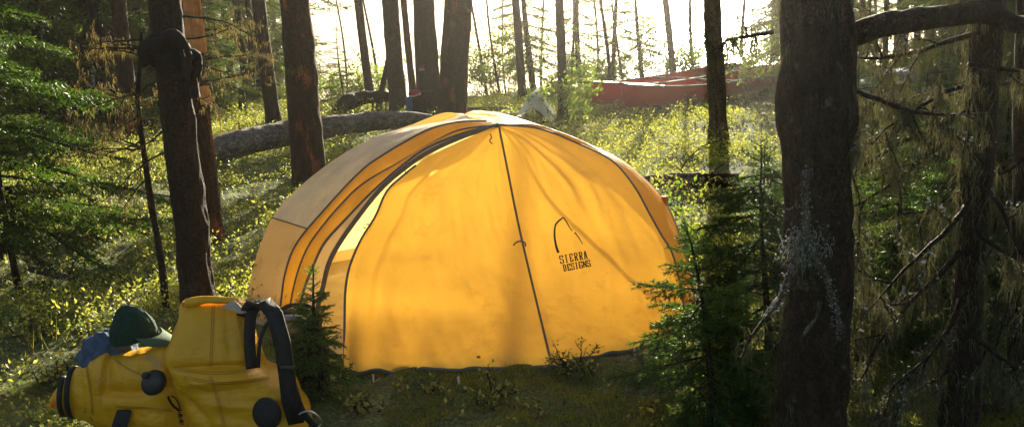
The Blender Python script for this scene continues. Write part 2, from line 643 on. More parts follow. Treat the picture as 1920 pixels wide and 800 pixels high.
xs = axis([(-900, -100, 80), (-100, -30, 5), (-30, -9, .7), (-9, -3, .12), (-3, 3, .045), (3, 9, .12), (9, 30, .7), (30, 100, 5), (100, 900, 80)])
ys = axis([(-60, -10, 10), (-10, 0, 1.0), (0, 2.5, .2), (2.5, 7, .045), (7, 14, .1), (14, 26, .25), (26, 70, 1.5), (70, 370, 20), (370, 720, 12), (720, 1000, 60)])
X, Y = np.meshgrid(xs, ys)
Z = gh(X.ravel(), Y.ravel())
gg = Geo().add(np.stack([X.ravel(), Y.ravel(), Z], 1), grid_faces(len(ys), len(xs)))
ground = gg.build('ground', M['ground'])
tag(ground, 'mossy forest floor sloping gently down to the lake', 'ground', kind='structure')
lx, ly = np.meshgrid(axis([(-900, -60, 60), (-60, 60, 4), (60, 900, 60)]), axis([(17, 60, 3), (60, 460, 25)]))
lake = Geo().add(np.stack([lx.ravel(), ly.ravel(), np.full(lx.size, LAKE_Z)], 1), grid_faces(lx.shape[0], lx.shape[1])).build('lake', M['water'])
tag(lake, 'bright lake behind the trees, glaring in the low sun', 'lake', kind='structure')

# ------------------------------------------------------------------ foliage generators
def needles(S0, S1, npm, ln, nw, rng, spread=.75, geo=None, mat=0):
    """triangular needles round the segments S0->S1"""
    L = np.linalg.norm(S1 - S0, axis=1)
    cnt = rng.poisson(np.maximum(L * npm, .01))
    idx = np.repeat(np.arange(len(L)), cnt)
    n = len(idx)
    if n == 0:
        return geo
    t = rng.random(n)[:, None]
    P = S0[idx] * (1 - t) + S1[idx] * t
    ax = (S1 - S0)[idx] / (L[idx][:, None] + 1e-9)
    r = rng.normal(size=(n, 3))
    r -= ax * np.sum(r * ax, 1)[:, None]
    r /= np.linalg.norm(r, axis=1)[:, None] + 1e-9
    d = ax * .62 + r * spread
    d /= np.linalg.norm(d, axis=1)[:, None]
    s = np.cross(d, rng.normal(size=(n, 3)))
    s /= np.linalg.norm(s, axis=1)[:, None] + 1e-9
    l = ln * (.7 + .6 * rng.random(n))[:, None]
    V = np.stack([P - s * nw, P + s * nw, P + d * l], 1).reshape(-1, 3)
    geo.add(V, np.arange(3 * n).reshape(-1, 3), mat=mat)
    return geo


def spruce_branch(L, seed, lod):
    rng = np.random.default_rng(seed)
    gap, npm, ln, nw, k, sub = {'near': (.035, 620, .017, .0019, 4, True), 'mid': (.055, 210, .024, .0030, 3, True),
                                'far': (.10, 60, .05, .008, 3, False)}[lod]
    g = Geo()
    s = np.linspace(0, 1, 9)
    bend = rng.normal(0, .05)
    P = np.stack([L * s, L * bend * s ** 2, L * (-.20 * s ** 1.5 + .10 * s ** 4)], 1)
    tube(P, .0022 + .010 * L * (1 - s) ** 1.1, k + 1, geo=g, mat=0)
    ax = lambda t: np.array([np.interp(t, s, P[:, i]) for i in range(3)])
    S0, S1 = [], []
    for i in range(3, 9):
        S0.append(P[i - 1]); S1.append(P[i])
    t = .10
    side = 1
    while t < .97:
        b = ax(t)
        tl = min(.42 * L * (1 - t) + .045, .34) * (.75 + .5 * rng.random())
        a = side * (rad(48) + rng.normal(0, .15))
        dr = A3(math.cos(a), math.sin(a), -.18 + rng.normal(0, .12))
        m = b + dr * tl * .55
        e = b + dr * tl + A3(tl * .10, 0, -.06 * tl)
        S0 += [b, m]; S1 += [m, e]
        if lod != 'far':
            tube(np.array([b, m, e]), np.array([.0022, .0016, .0008]), 3, caps=False, geo=g, mat=0)
        if sub and tl > .09:
            q = .25
            while q < .92:
                sb = b + (e - b) * q
                for sg in (1, -1):
                    sl = min(.10, tl * .42 * (1 - q) + .022) * (.7 + .6 * rng.random())
                    a2 = a + sg * rad(42)
                    S0.append(sb); S1.append(sb + A3(math.cos(a2), math.sin(a2), -.15 + rng.normal(0, .15)) * sl)
                q += gap / tl * 1.0
        side = -side
        t += gap / L * .62
    needles(np.array(S0), np.array(S1), npm, ln, nw, rng, geo=g, mat=1)
    return g


_BR = {}


def branch_lib(lod):
    if lod not in _BR:
        lens = {'near': (.16, .3, .55, .85), 'mid': (.3, .6, 1.0), 'far': (.8, 1.4)}[lod]
        _BR[lod] = [(l, [spruce_branch(l, 100 + int(l * 100) + 7 * j, lod) for j in range(3)]) for l in lens]
    return _BR[lod]


def put_branch(g, lod, loc, az, pitch, L, rng, roll=None):
    lib = branch_lib(lod)
    l, vs = min(lib, key=lambda e: abs(math.log(e[0] / max(L, .01))))
    g.merge(vs[rng.integers(len(vs))], xf(loc, az, pitch, L / l, rng.normal(0, .25) if roll is None else roll))


def spruce(H, rmax, zlow, n, lod, seed, lean=(0, 0), rtrunk=None, up_top=.5, power=.85):
    """returns trunk Geo, crown Geo in local coordinates (base at the origin)"""
    rng = np.random.default_rng(seed)
    z = np.linspace(-.1, H, 14)
    rt = rtrunk or .012 * H + .006
    cx = lambda h: A3(lean[0] * h + .02 * H * math.sin(h / H * 4 + seed), lean[1] * h + .015 * H * math.sin(h / H * 3 + 2 * seed), h)
    P = np.array([cx(h) for h in z])
    P[:, :2] -= cx(0)[:2]
    tr = tube(P, rt * np.clip(1 - z / H, .04, 1) + .002, 8 if lod != 'near' else 10)
    cr = Geo()
    for i in range(n):
        f = (i + rng.random()) / n
        h = zlow + (H * .97 - zlow) * f ** .9
        az = i * 2.39996 + rng.normal(0, .3)
        L = rmax * max(.10, (1 - (h - zlow) / (H - zlow + .001)) ** power) * (.65 + .6 * rng.random())
        pt = -.30 + (up_top + .3) * f + rng.normal(0, .12)
        p = np.array([np.interp(h, z, P[:, k]) for k in range(3)])
        put_branch(cr, lod, p, az, pt, L, rng)
    put_branch(cr, lod, P[-2], rng.random() * 6, 1.45, rmax * .16 + .03, rng)
    return tr, cr


def strands(roots, ln, w, rng, geo, mat=0, sway=.35, segs=4):
    n = len(roots)
    l = ln * (.4 + .9 * rng.random(n))
    d0 = rng.normal(size=(n, 3)) * sway
    d0[:, 2] -= .6
    P = np.array(roots)
    az = rng.random(n) * math.pi
    side = np.stack([np.cos(az), np.sin(az), np.zeros(n)], 1) * w
    rows = [np.stack([P - side, P + side], 1)]
    d = d0
    for k in range(segs):
        d = d * .62 + A3(0, 0, -.5) + rng.normal(size=(n, 3)) * .22
        P = P + d / (np.linalg.norm(d, axis=1)[:, None] + 1e-9) * (l / segs)[:, None]
        ww = side * (1 - (k + 1) / (segs + .15))
        rows.append(np.stack([P - ww, P + ww], 1))
    V = np.stack(rows, 1).reshape(-1, 3)          # n, segs+1, 2
    b = np.arange(n)[:, None] * (segs + 1) * 2
    k = np.arange(segs)[None, :] * 2
    q = np.stack([b + k, b + k + 1, b + k + 3, b + k + 2], -1).reshape(-1, 4)
    geo.add(V, q, mat=mat)
    return geo


def leaves(P, size, rng, geo, mat=0, up_bias=.3, aspect=.5):
    n = len(P)
    size = np.broadcast_to(np.asarray(size, float), (n,))[:, None]
    d = rng.normal(size=(n, 3)); d[:, 2] = np.abs(d[:, 2]) * .6 + up_bias
    d /= np.linalg.norm(d, axis=1)[:, None]
    s = np.cross(d, rng.normal(size=(n, 3))); s /= np.linalg.norm(s, axis=1)[:, None] + 1e-9
    nn = np.cross(d, s)
    m = P + d * size * .45
    V = np.stack([P, m + s * size * aspect * .5 + nn * size * .08, P + d * size, m - s * size * aspect * .5 + nn * size * .08], 1).reshape(-1, 3)
    geo.add(V, np.arange(4 * n).reshape(-1, 4), mat=mat)
    return geo


def dead_branch(g, start, d, L, r, rng, depth=2, pts=None, sag=.1, wig=.12):
    n = 10
    P = [np.array(start, float)]
    d = np.array(d, float); d /= np.linalg.norm(d)
    for i in range(n - 1):
        d = d + rng.normal(0, wig, 3) + A3(0, 0, -sag * .2)
        d /= np.linalg.norm(d)
        P.append(P[-1] + d * L / (n - 1))
    P = np.array(P)
    tube(P, r * (1 - .8 * np.linspace(0, 1, n)), 6 if r > .006 else 4, geo=g)
    if pts is not None:
        pts.append(P)
    if depth > 0:
        for i in range(2, n - 1):
            if rng.random() < .75:
                dd = (P[i + 1] - P[i]) / (L / (n - 1)) + rng.normal(0, .75, 3)
                dead_branch(g, P[i], dd, L * (.22 + .25 * rng.random()), max(.0012, r * .42), rng, depth - 1, pts, sag, wig)
    return P


def bark_disp(amp, fr=9.0, seed=0, vs=.35):
    def f(V):
        q = V * np.array([fr, fr, fr * vs])
        a = np.abs(fbm(q, 3, seed))
        b = fbm(q * 3.1, 2, seed + 5)
        return amp * (1.1 - 2.2 * a) + amp * .5 * b + amp * .7 * fbm(V * 4.3, 2, seed + 9)
    return f


def trunk_part(root, lean, H, r, k, rows, material, amp, seed, name='trunk', zdense=2.3, flare=.45, taper=.8):
    z = np.concatenate([np.linspace(-.25, zdense, rows), np.linspace(zdense, H, 12)[1:]])
    rng = np.random.default_rng(seed)
    ph = rng.random(2) * 6
    wob = .10 * r
    P = np.stack([lean[0] * z + wob * np.sin(z * 2.1 + ph[0]), lean[1] * z + wob * np.sin(z * 1.7 + ph[1]), z], 1)
    R = r * (1 - taper * np.clip(z, 0, None) / H) + r * flare * np.exp(-np.clip(z + .05, 0, None) / .14)
    g = tube(P, R, k, disp=bark_disp(amp, min(9, 1.0 / r), seed))
    return g.build(name, material, root), P, R


# shared high crowns (above the frame; they shade the place)
def pine_crown(seed, H=11.0, z0=3.6, rm=1.5, n=34):
    rng = np.random.default_rng(seed)
    g = Geo()
    for i in range(n):
        f = (i + rng.random()) / n
        h = z0 + (H - z0) * f
        L = rm * (.45 + .65 * math.sin(math.pi * min(1, .25 + .75 * f))) * (.6 + .6 * rng.random()) * (1 - .6 * f)
        put_branch(g, 'far', (0, 0, h), i * 2.4 + rng.normal(0, .3), -.2 + .5 * f, L, rng)
    return g.mesh('crown', [M['twig'], M['canopy']], False)


CROWNS = [pine_crown(s) for s in (1, 2, 3)]
OPEN_CROWNS = [pine_crown(s, 11.0, 5.2, 1.1, 16) for s in (11, 12)]


def add_crown(root, lean, sc=1.0, seed=0, open_=True):
    lib = OPEN_CROWNS if open_ else CROWNS
    o = bpy.data.objects.new('crown', lib[seed % len(lib)])
    COL.objects.link(o)
    o.parent = root
    Mx = Matrix.Identity(4)
    Mx[0][2], Mx[1][2] = lean[0], lean[1]
    o.matrix_local = Mx @ Matrix.Rotation(seed * 1.7, 4, 'Z') @ Matrix.Scale(sc, 4)
    return o


def px_tree(name, label, top, base, wpx, material, d=None, H=11, k=28, rows=50, amp=None, seed=0, group=None, cat='tree', crown=True, open_=True, taper=.8, flare=.45):
    """base=(px,py) on the ground (or at distance d when the base is hidden); top = px at the picture's upper edge"""
    if d is None:
        B = gp(*base)
    else:
        q = at(base[0], base[1], d)
        B = A3(q[0], d, g1(q[0], d))
    tx, ty = top
    T = at(tx, ty, B[1])
    P0 = at(base[0], base[1], B[1])
    lx = (T[0] - P0[0]) / max(.3, T[2] - P0[2])
    lean = (lx, 0.0)
    B = A3(P0[0] - lx * (P0[2] - B[2]), B[1], B[2])
    r = wpx / 2 * depth(B) / FOC
    root = thing(name, label, cat, B, group)
    o, P, R = trunk_part(root, lean, H, r, k, rows, material, amp if amp is not None else r * .09, seed, flare=flare, taper=taper)
    if crown:
        add_crown(root, lean, H / 11, seed, open_)
    return root, lean, r, P, R, B


exec_later = []
# ------------------------------------------------------------------ the yellow tent
MT = 44


def gpt(px, py):
    p = gp(px, py)
    p[2] += .004
    return p


def prof(pts, base):
    P = [at(*p) for p in pts] + [gpt(*base)]
    return crom(P, MT)


A = (935, 234, 5.20)
T_ = (868, 214, 5.75)
PR = {}
PR['S'] = prof([A, (950, 310, 5.04), (972, 420, 4.84), (1000, 540, 4.61)], (1036, 690))
PR['Q'] = prof([A, (1010, 241, 5.29), (1088, 271, 5.33), (1150, 303, 5.25), (1190, 350, 5.13), (1215, 395, 5.03), (1240, 440, 4.94), (1262, 478, 4.86), (1280, 560, 4.72)], (1285, 634))
PR['R'] = prof([A, (1010, 238, 5.33), (1090, 268, 5.42), (1160, 300, 5.42), (1215, 343, 5.38), (1250, 384, 5.32), (1282, 465, 5.20), (1302, 560, 5.08)], (1312, 622))
PR['E'] = prof([A, (865, 264, 5.15), (800, 296, 5.09), (750, 334, 5.03), (724, 360, 4.99), (704, 405, 4.91), (676, 450, 4.82), (656, 498, 4.73), (648, 540, 4.66), (646, 600, 4.58)], (646, 701))
PR['Z'] = prof([A, (868, 256, 5.22), (800, 287, 5.19), (750, 322, 5.14), (712, 356, 5.09), (680, 395, 5.03), (640, 450, 4.97), (617, 492, 4.93), (605, 540, 4.90), (596, 575, 4.88)], (588, 652))
PR['z2'] = prof([A, (866, 251, 5.25), (798, 279, 5.23), (745, 318, 5.19), (700, 358, 5.15), (656, 403, 5.10), (610, 453, 5.06), (588, 497, 5.03), (571, 540, 5.01), (563, 575, 4.99)], (556, 640))
PR['t1'] = prof([A, (866, 243, 5.28), (820, 263, 5.29), (750, 304, 5.29), (680, 345, 5.28), (640, 383, 5.26), (608, 420, 5.24), (578, 462, 5.21), (558, 512, 5.18), (545, 570, 5.15)], (538, 628))
PR['G'] = prof([(912, 228, 5.33), (865, 229, 5.38), (820, 238, 5.42), (785, 252, 5.45), (720, 290, 5.47), (675, 323, 5.46), (611, 391, 5.42), (557, 456, 5.37), (536, 510, 5.33), (527, 570, 5.28)], (522, 616))
PR['L'] = prof([T_, (820, 229, 5.78), (755, 242, 5.80), (700, 258, 5.80), (630, 297, 5.78), (565, 347, 5.74), (517, 397, 5.68), (489, 455, 5.60), (470, 520, 5.50), (464, 560, 5.43)], (460, 604))
Tp = at(*T_)


def back_prof(bx, by, e=.92, ze=1.15):
    b = A3(bx, by, g1(bx, by) + .004)
    t = np.linspace(0, math.pi / 2, 14)
    P = np.stack([Tp[0] + (b[0] - Tp[0]) * np.sin(t) ** e, Tp[1] + (b[1] - Tp[1]) * np.sin(t) ** e, b[2] + (Tp[2] - .012 - b[2]) * np.cos(t) ** ze], 1)
    return crom(P, MT)


PR['BL'] = back_prof(-1.22, 6.30, .95, 1.25)
PR['B'] = back_prof(-.25, 6.85)
PR['BR'] = back_prof(.70, 6.35)
PR['RR'] = back_prof(.98, 5.70, .95, 1.3)
tent_c = A3(-.2, 5.4, 0)


def panel(a, b, n, bulge=0.0, rows=(0, MT), wrinkle=None, ulim=(0, 1)):
    """surface between two profiles; returns a (rows, n, 3) array"""
    Pa, Pb = PR[a][rows[0]:rows[1]], PR[b][rows[0]:rows[1]]
    u = np.linspace(*ulim, n)
    V = Pa[:, None, :] * (1 - u)[None, :, None] + Pb[:, None, :] * u[None, :, None]
    du = np.gradient(V, axis=1); dv = np.gradient(V, axis=0)
    nr = np.cross(du, dv)
    nr /= np.linalg.norm(nr, axis=2, keepdims=True) + 1e-9
    out = V - tent_c - A3(0, 0, .2)
    sg = np.sign(np.sum(nr * out, 2, keepdims=True)); sg[sg == 0] = 1
    nr = nr * sg
    v = np.linspace(rows[0] / (MT - 1), (rows[1] - 1) / (MT - 1), V.shape[0])
    W = bulge * np.sin(math.pi * u)[None, :] * np.sin(math.pi * np.clip(v, 0, 1) ** .8)[:, None]
    if wrinkle is not None:
        uu, vv = np.meshgrid(u, v)
        W = W + wrinkle(uu, vv)
    return V + nr * W[:, :, None]


def panel_geo(P):
    g = Geo()
    g.add(P.reshape(-1, 3), grid_faces(P.shape[0], P.shape[1]))
    return g


def vn2(u, v, su, sv, s):
    return vnoise(np.stack([u.ravel() * su, v.ravel() * sv, np.zeros(u.size)], 1), s).reshape(u.shape)


def wr_right(u, v):
    edge = np.sin(math.pi * u) ** .5
    w = .008 * vn2(u, v, 11, 2.2, 4) * edge * (1 - v * .5) + .0035 * vn2(u + .6 * v, v, 26, 9, 14) * edge
    w += .009 * vn2(u + v * .35, v, 4, 3, 6) * edge
    w += .010 * np.exp(-((u - .62) / .05) ** 2) * np.exp(-((v - .45) / .22) ** 2)
    w += .009 * np.exp(-((u - .44 - .12 * v) / .035) ** 2) * np.exp(-((v - .40) / .2) ** 2)
    w -= .012 * np.exp(-((u - .04) / .05) ** 2) * v
    return w


def wr_left(u, v):
    edge = np.sin(math.pi * np.clip(u, 0, 1)) ** .5
    slack = np.exp(-u / .22) * sstep(.25, .55, v)
    w = .030 * slack * np.sin(u * 30 + 2.5 * v) * sstep(0, .06, u)
    w += .010 * vn2(u, v, 6, 2.6, 31) * edge
    w += .007 * vn2(u + .5 * v, v, 16, 3, 33) * edge + .0035 * vn2(u - .5 * v, v, 28, 10, 34) * edge + .008 * vn2(u, v, 9, 1.5, 35) * edge * np.exp(-v / .3)
    w -= .010 * np.exp(-((v - .62 + .1 * u) / .018) ** 2) * sstep(.08, .2, u) * (1 - sstep(.42, .6, u))
    w -= .016 * np.exp(-((u - .20 + .1 * v) / .025) ** 2) * sstep(.15, .4, v) * (1 - sstep(.75, .95, v))
    w += .02 * sstep(.8, 1, v) * np.sin(u * 14 + 1) * np.exp(-u / .3)
    return w


wsm = lambda s, a=.006: (lambda u, v: a * vn2(u, v, 3, 9, s) * np.sin(math.pi * u) ** .4)

tent = thing('dome_tent', 'large yellow dome tent glowing in the backlight with its door half unzipped', 'tent', (0, 0, 0))
tent_org = A3(-.2, 4.9, g1(-.2, 4.9))
tent.location = tent_org
TM = np.array(Matrix.Translation(Vector(-tent_org)))


def tb(geo, name, mats):
    g = Geo().merge(geo, TM)
    return g.build(name, mats, tent)


P_front_r = panel('S', 'Q', 64, .045, wrinkle=wr_right)
P_front_l = panel('E', 'S', 64, .05, wrinkle=wr_left)
front_r = tb(panel_geo(P_front_r), 'front_panel', M['tent_yellow'])
front_l = tb(panel_geo(P_front_l), 'door_flap', M['tent_yellow'])
tag(front_l, 'slack yellow door flap hanging from the zip')
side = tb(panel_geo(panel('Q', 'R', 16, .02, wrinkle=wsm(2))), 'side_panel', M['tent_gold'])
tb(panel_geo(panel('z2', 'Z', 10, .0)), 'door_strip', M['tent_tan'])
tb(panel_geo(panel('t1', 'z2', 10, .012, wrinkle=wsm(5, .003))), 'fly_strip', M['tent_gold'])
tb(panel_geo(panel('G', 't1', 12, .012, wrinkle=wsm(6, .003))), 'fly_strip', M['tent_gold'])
# the fly: grey upper cover and tan lower cover meet on a seam
cut = 27
tb(panel_geo(panel('L', 'G', 26, .010, rows=(0, cut + 1), wrinkle=wsm(8, .012))), 'upper_fly', M['tent_grey'])
tb(panel_geo(panel('L', 'G', 26, .010, rows=(cut, MT), wrinkle=wsm(8, .008))), 'lower_fly', M['tent_lower'])
bk = Geo()
for a, b in (('BL', 'L'), ('B', 'BL'), ('BR', 'B'), ('RR', 'BR'), ('R', 'RR')):
    bk.merge(panel_geo(panel(a, b, 22, .04 if a in ('B', 'BR') else 0.0, wrinkle=wsm(9, .006))))
tb(bk, 'back_wall', M['tent_back'])
# small cap over the ridge, closing the top between front apex and back ridge
cap_g = Geo()
a0, g0, t0 = PR['S'][0], PR['G'][0], PR['L'][0]
cap_pts = [a0, g0, t0, (a0 * .4 + t0 * .6) + A3(.06, .05, .004)]
cap_g.add(np.array(cap_pts + [np.mean(cap_pts, 0) + A3(0, 0, .008)]), np.array([[0, 1, 4], [1, 2, 4], [2, 3, 4], [3, 0, 4]]))
tb(cap_g, 'ridge_cap', M['tent_tan'])


def seam(name, key, r, m, off=.004, rows=(0, MT), flat=None):
    P = PR[key][rows[0]:rows[1]]
    o = P - CAM
    P = P - o / np.linalg.norm(o, axis=1)[:, None] * off
    return tb(tube(P, r, 8, flat=flat), name, m)


seam('pole_sleeve', 'G', .008, M['tape'])
seam('zip_tape', 'Z', .0125, M['tape'], .006)
seam('zip_tape', 't1', .0065, M['tape'])
seam('zip_tape', 'z2', .0075, M['tape'])
seam('flap_edge', 'E', .006, M['tape'], rows=(12, MT))
seam('front_seam', 'S', .0055, M['tape'])
seam('pole', 'Q', .0055, M['tape'])
seam('pole', 'R', .006, M['trim'])
# second pole that shows as a shadow line behind the front panel
sp = crom([at(1005, 262, 5.36), at(1050, 293, 5.42), at(1110, 337, 5.40), at(1165, 388, 5.3), at(1215, 440, 5.2), at(1245, 480, 5.1)], 30)
tb(tube(sp, .007, 8), 'pole', M['tape'])
# seam across the fly where grey meets tan
row = panel('L', 'G', 26, .010, rows=(cut, cut + 1 + 1), wrinkle=wsm(8, .012))[0]
tb(tube(row - A3(0, .006, -.003), .004, 6), 'fly_seam', M['tape'])
# hem
hem_l = P_front_l[-1]; hem_r = P_front_r[-1]
hem = np.vstack([hem_l[2:], hem_r[1:]]) + A3(0, -.006, .004)
hem[:, 2] += .008 * vnoise(np.stack([np.arange(len(hem)) * .16, np.zeros(len(hem)), np.zeros(len(hem))], 1), 5)
tb(tube(hem, .0105, 8), 'hem', M['tape'])
# floor and the low tub wall inside
ring = np.array([PR[k][-1] for k in ('E', 'S', 'Q', 'R', 'RR', 'BR', 'B', 'BL', 'L', 'G', 't1', 'Z')])
cen = ring.mean(0)
inn = cen + (ring - cen) * .94 + A3(0, 0, .012)
fl = Geo()
fl.add(np.vstack([inn, cen + A3(0, 0, .012)]), np.array([[i, (i + 1) % 12, 12] for i in range(12)]))
tb(fl, 'tent_floor', M['tent_tan'])
wl = Geo()
ids = [3, 4, 5, 6, 7, 8, 9, 10]
lo = inn[ids]; hi = cen + (lo - cen) * .97 + A3(0, 0, .08)
wl.add(np.vstack([lo, hi]), np.array([[i, i + 1, i + 9, i + 8] for i in range(7)]))
tb(wl, 'tub_wall', M['tent_tan'])
# ties, toggles, stakes
for px, py, Y in ((920, 262, 5.10), (762, 318, 5.05)):
    c = at(px, py, Y)
    P = crom([c + A3(0, 0, .03), c + A3(.004, -.01, .012), c + A3(-.006, -.014, -.004), c + A3(.008, -.012, -.02)], 14)
    tb(tube(P, .0032, 6), 'door_tie', M['tape'])
bvh_v = np.concatenate([P_front_l.reshape(-1, 3), P_front_r.reshape(-1, 3)])
n1 = P_front_l.shape[0] * P_front_l.shape[1]
fl_ = grid_faces(*P_front_l.shape[:2]); fr_ = grid_faces(*P_front_r.shape[:2]) + n1
BVH = BVHTree.FromPolygons([tuple(v) for v in bvh_v], [tuple(int(i) for i in f) for f in np.vstack([fl_, fr_])])


def on_tent(px, py, off=.003):
    d = ray(px, py); d = d / np.linalg.norm(d)
    h = BVH.ray_cast(Vector(CAM), Vector(d))
    if h[0] is None:
        return None
    n = np.array(h[1])
    if n @ d > 0:
        n = -n
    return np.array(h[0]) + n * off


c = [on_tent(*p, .008) for p in ((962, 461), (968, 455), (976, 453), (984, 456), (985, 462))]
tb(tube(crom(c, 14), .004, 6), 'door_tie', M['tape'])
# logo: mountain outline and the lettering, printed on the right-hand front panel
logo = bpy.data.objects.new('logo_print', None)
lg = Geo()


def stroke(pts, w0, w1, geo, n=14):
    P = crom([A3(p[0], p[1], 0) for p in pts], n)[:, :2] if len(pts) > 2 else np.array([np.array(pts[0]) * (1 - t) + np.array(pts[1]) * t for t in np.linspace(0, 1, 4)], float)
    n = len(P)
    T = np.gradient(P, axis=0); T /= np.linalg.norm(T, axis=1)[:, None] + 1e-9
    Nn = np.stack([-T[:, 1], T[:, 0]], 1)
    w = np.linspace(w0, w1, n)[:, None] / 2
    a = [on_tent(*p) for p in P + Nn * w]; b = [on_tent(*p) for p in P - Nn * w]
    if any(q is None for q in a + b):
        return
    geo.add(np.array(a + b), np.array([[i, i + 1, n + i + 1, n + i] for i in range(n - 1)]))


stroke([(1047, 474), (1043, 462), (1040, 445), (1040, 430), (1042, 420)], 4.6, 3.0, lg)
stroke([(1042, 421), (1046, 416), (1052, 411)], 3.4, 3.2, lg)
stroke([(1052, 411), (1055, 408.5), (1058, 410)], 2.6, 2.2, lg)
stroke([(1058, 410), (1064, 420), (1068, 427), (1073, 433)], 2.2, 1.6, lg)
stroke([(1077, 436), (1083, 443), (1089, 452), (1092, 458)], 2.4, 1.4, lg)
GL = {'S': ([(4, 5.2), (4, 7), (0, 7), (0, 4), (4, 3.2), (4, 0), (0, 0), (0, 1.8)],), 'I': ([(2, 0), (2, 7)], [(.8, 0), (3.2, 0)], [(.8, 7), (3.2, 7)]),
      'E': ([(.8, 0), (.8, 7)], [(0, 0), (4, 0), (4, 1.8)], [(0, 7), (4, 7), (4, 5.2)], [(.8, 3.5), (3, 3.5)]),
      'R': ([(.8, 0), (.8, 7)], [(0, 0), (1.8, 0)], [(0, 7), (3.4, 7), (4, 6.4), (4, 4.2), (3.4, 3.6), (.8, 3.6)], [(2.2, 3.6), (3.8, 0)], [(3.2, 0), (4.5, 0)]),
      'A': ([(.4, 0), (1.7, 7), (2.3, 7), (3.6, 0)], [(1, 2.4), (3, 2.4)], [(-.3, 0), (1.3, 0)], [(2.7, 0), (4.3, 0)]),
      'D': ([(.8, 0), (.8, 7)], [(0, 0), (3.2, 0), (4, 1), (4, 6), (3.2, 7), (0, 7)]), 'G': ([(4, 5.2), (4, 7), (0, 7), (0, 0), (4, 0), (4, 3), (2.4, 3)],),
      'N': ([(0, 0), (0, 7)], [(.3, 6.6), (3.9, .4)], [(4.2, 0), (4.2, 7)])}


def text(word, o, ux, uy, pitch):
    for i, ch in enumerate(word):
        for st in GL[ch]:
            for a, b in zip(st[:-1], st[1:]):
                vert = abs(b[0] - a[0]) < .6 * abs(b[1] - a[1])
                q = [np.array(o) + np.array(ux) * (pitch * i + p[0]) + np.array(uy) * p[1] for p in (a, b)]
                e = (q[1] - q[0]); e = e / np.linalg.norm(e) * .45
                stroke([q[0] - e, q[1] + e], 2.3 if vert else 1.6, 2.3 if vert else 1.6, lg)


# baseline origins in picture units, letter box 4 x 7
text('SIERRA', (1051.5, 494), (1.32, -.25), (-.36, -1.95), 6.75)
text('DESIGNS', (1057.5, 508.5), (1.12, -.21), (-.34, -1.62), 6.7)
lo_ = Geo().merge(lg, TM).build('logo_print', M['print'], front_r, smooth=False)
# guy line with yellow toggle on the right shoulder
gl0 = at(1247, 378, 5.30); gl1 = gp(1335, 455)
tb(tube(crom([gl0, gl0 * .5 + gl1 * .5 - A3(0, 0, .02), gl1], 16), .003, 5), 'guy_line', M['black'])
tb(rbox(.03, .02, .05, c=at(1245, 376, 5.29)), 'toggle', M['orange'])
st = at(1044, 697, 4.37)
tb(tube(np.array([st + A3(0, 0, .03), st + A3(.004, -.03, -.03)]), .006, 6), 'stake', M['metal'])

for px, py in ((700, 706), (1190, 656), (860, 711)):
    q = gp(px, py + 9); e = gp(px - 2, py)
    tb(tube(np.array([q + A3(0, 0, .035), q + A3(.004, -.012, -.05)]), .005, 6), 'stake', M['metal'])
    tb(tube(np.array([q + A3(0, 0, .03), e + A3(0, 0, .012)]), .003, 5), 'stake_loop', M['black'])

# ------------------------------------------------------------------ yellow packs
def pxs(rows, Y, half, tilt=0.0):
    secs = []
    for l, r, y, *rest in rows:
        Yc = Y + (rest[0] if rest else 0)
        a = at(l, y, Yc); b = at(r, y, Yc)
        h = rest[1] if len(rest) > 1 else half
        secs.append(((a + b) / 2, (b - a) / 2, A3(0, h, h * tilt)))
    return secs


def crease(seed, amp, sc=(9, 9, 5)):
    def f(V):
        n = fbm(V * np.array(sc), 3, seed)
        return amp * (1 - 2 * np.abs(n)) + amp * .3 * fbm(V * 40, 2, seed + 3)
    return f


def rooted(name, label, cat, p, group=None):
    o = thing(name, label, cat, p, group)
    Mx = np.array(Matrix.Translation(-Vector(np.asarray(p, float))))
    def put(geo, nm, m, parent=None, smooth=True):
        if parent is not None:
            return Geo().merge(geo, Mx).build(nm, m, parent, smooth)
        return Geo().merge(geo, Mx).build(nm, m, o, smooth)
    return o, put


def ribbon(P, w, th, geo=None, wdir=None):
    """flat strap along P; wdir = direction of the width"""
    P = np.asarray(P, float)
    T = np.gradient(P, axis=0); T /= np.linalg.norm(T, axis=1)[:, None] + 1e-9
    W = np.broadcast_to(np.asarray(wdir, float), P.shape)
    W = W - T * np.sum(W * T, 1)[:, None]; W /= np.linalg.norm(W, axis=1)[:, None] + 1e-9
    Nn = np.cross(T, W)
    g = geo or Geo()
    V = np.stack([P + W * w + Nn * th, P - W * w + Nn * th, P - W * w - Nn * th, P + W * w - Nn * th], 1).reshape(-1, 3)
    n = len(P)
    g.add(V, grid_faces(n, 4, True), np.array([[3, 2, 1, 0], [4 * n - 4, 4 * n - 3, 4 * n - 2, 4 * n - 1]]))
    return g


def oval(cpx, cpy, rx, ry, Y, ang=0.0, th=.008, bulge=.006):
    """a raised oval disc facing the camera, its size given in picture units at distance Y"""
    c = at(cpx, cpy, Y)
    s = depth(c) / FOC
    ex = right * math.cos(ang) - up * math.sin(ang); ey = right * math.sin(ang) + up * math.cos(ang)
    g = Geo()
    k = 28
    a = np.linspace(0, 2 * math.pi, k, endpoint=False)
    rows = []
    for f, z in ((1, th), (.98, -.2 * th), (.86, -th), (.5, -th - bulge), (.02, -th - bulge)):
        rows.append(c + (ex[None] * np.cos(a)[:, None] * rx + ey[None] * np.sin(a)[:, None] * ry) * s * f + fwd * z)
    g.add(np.concatenate(rows), grid_faces(5, k, True))
    return g




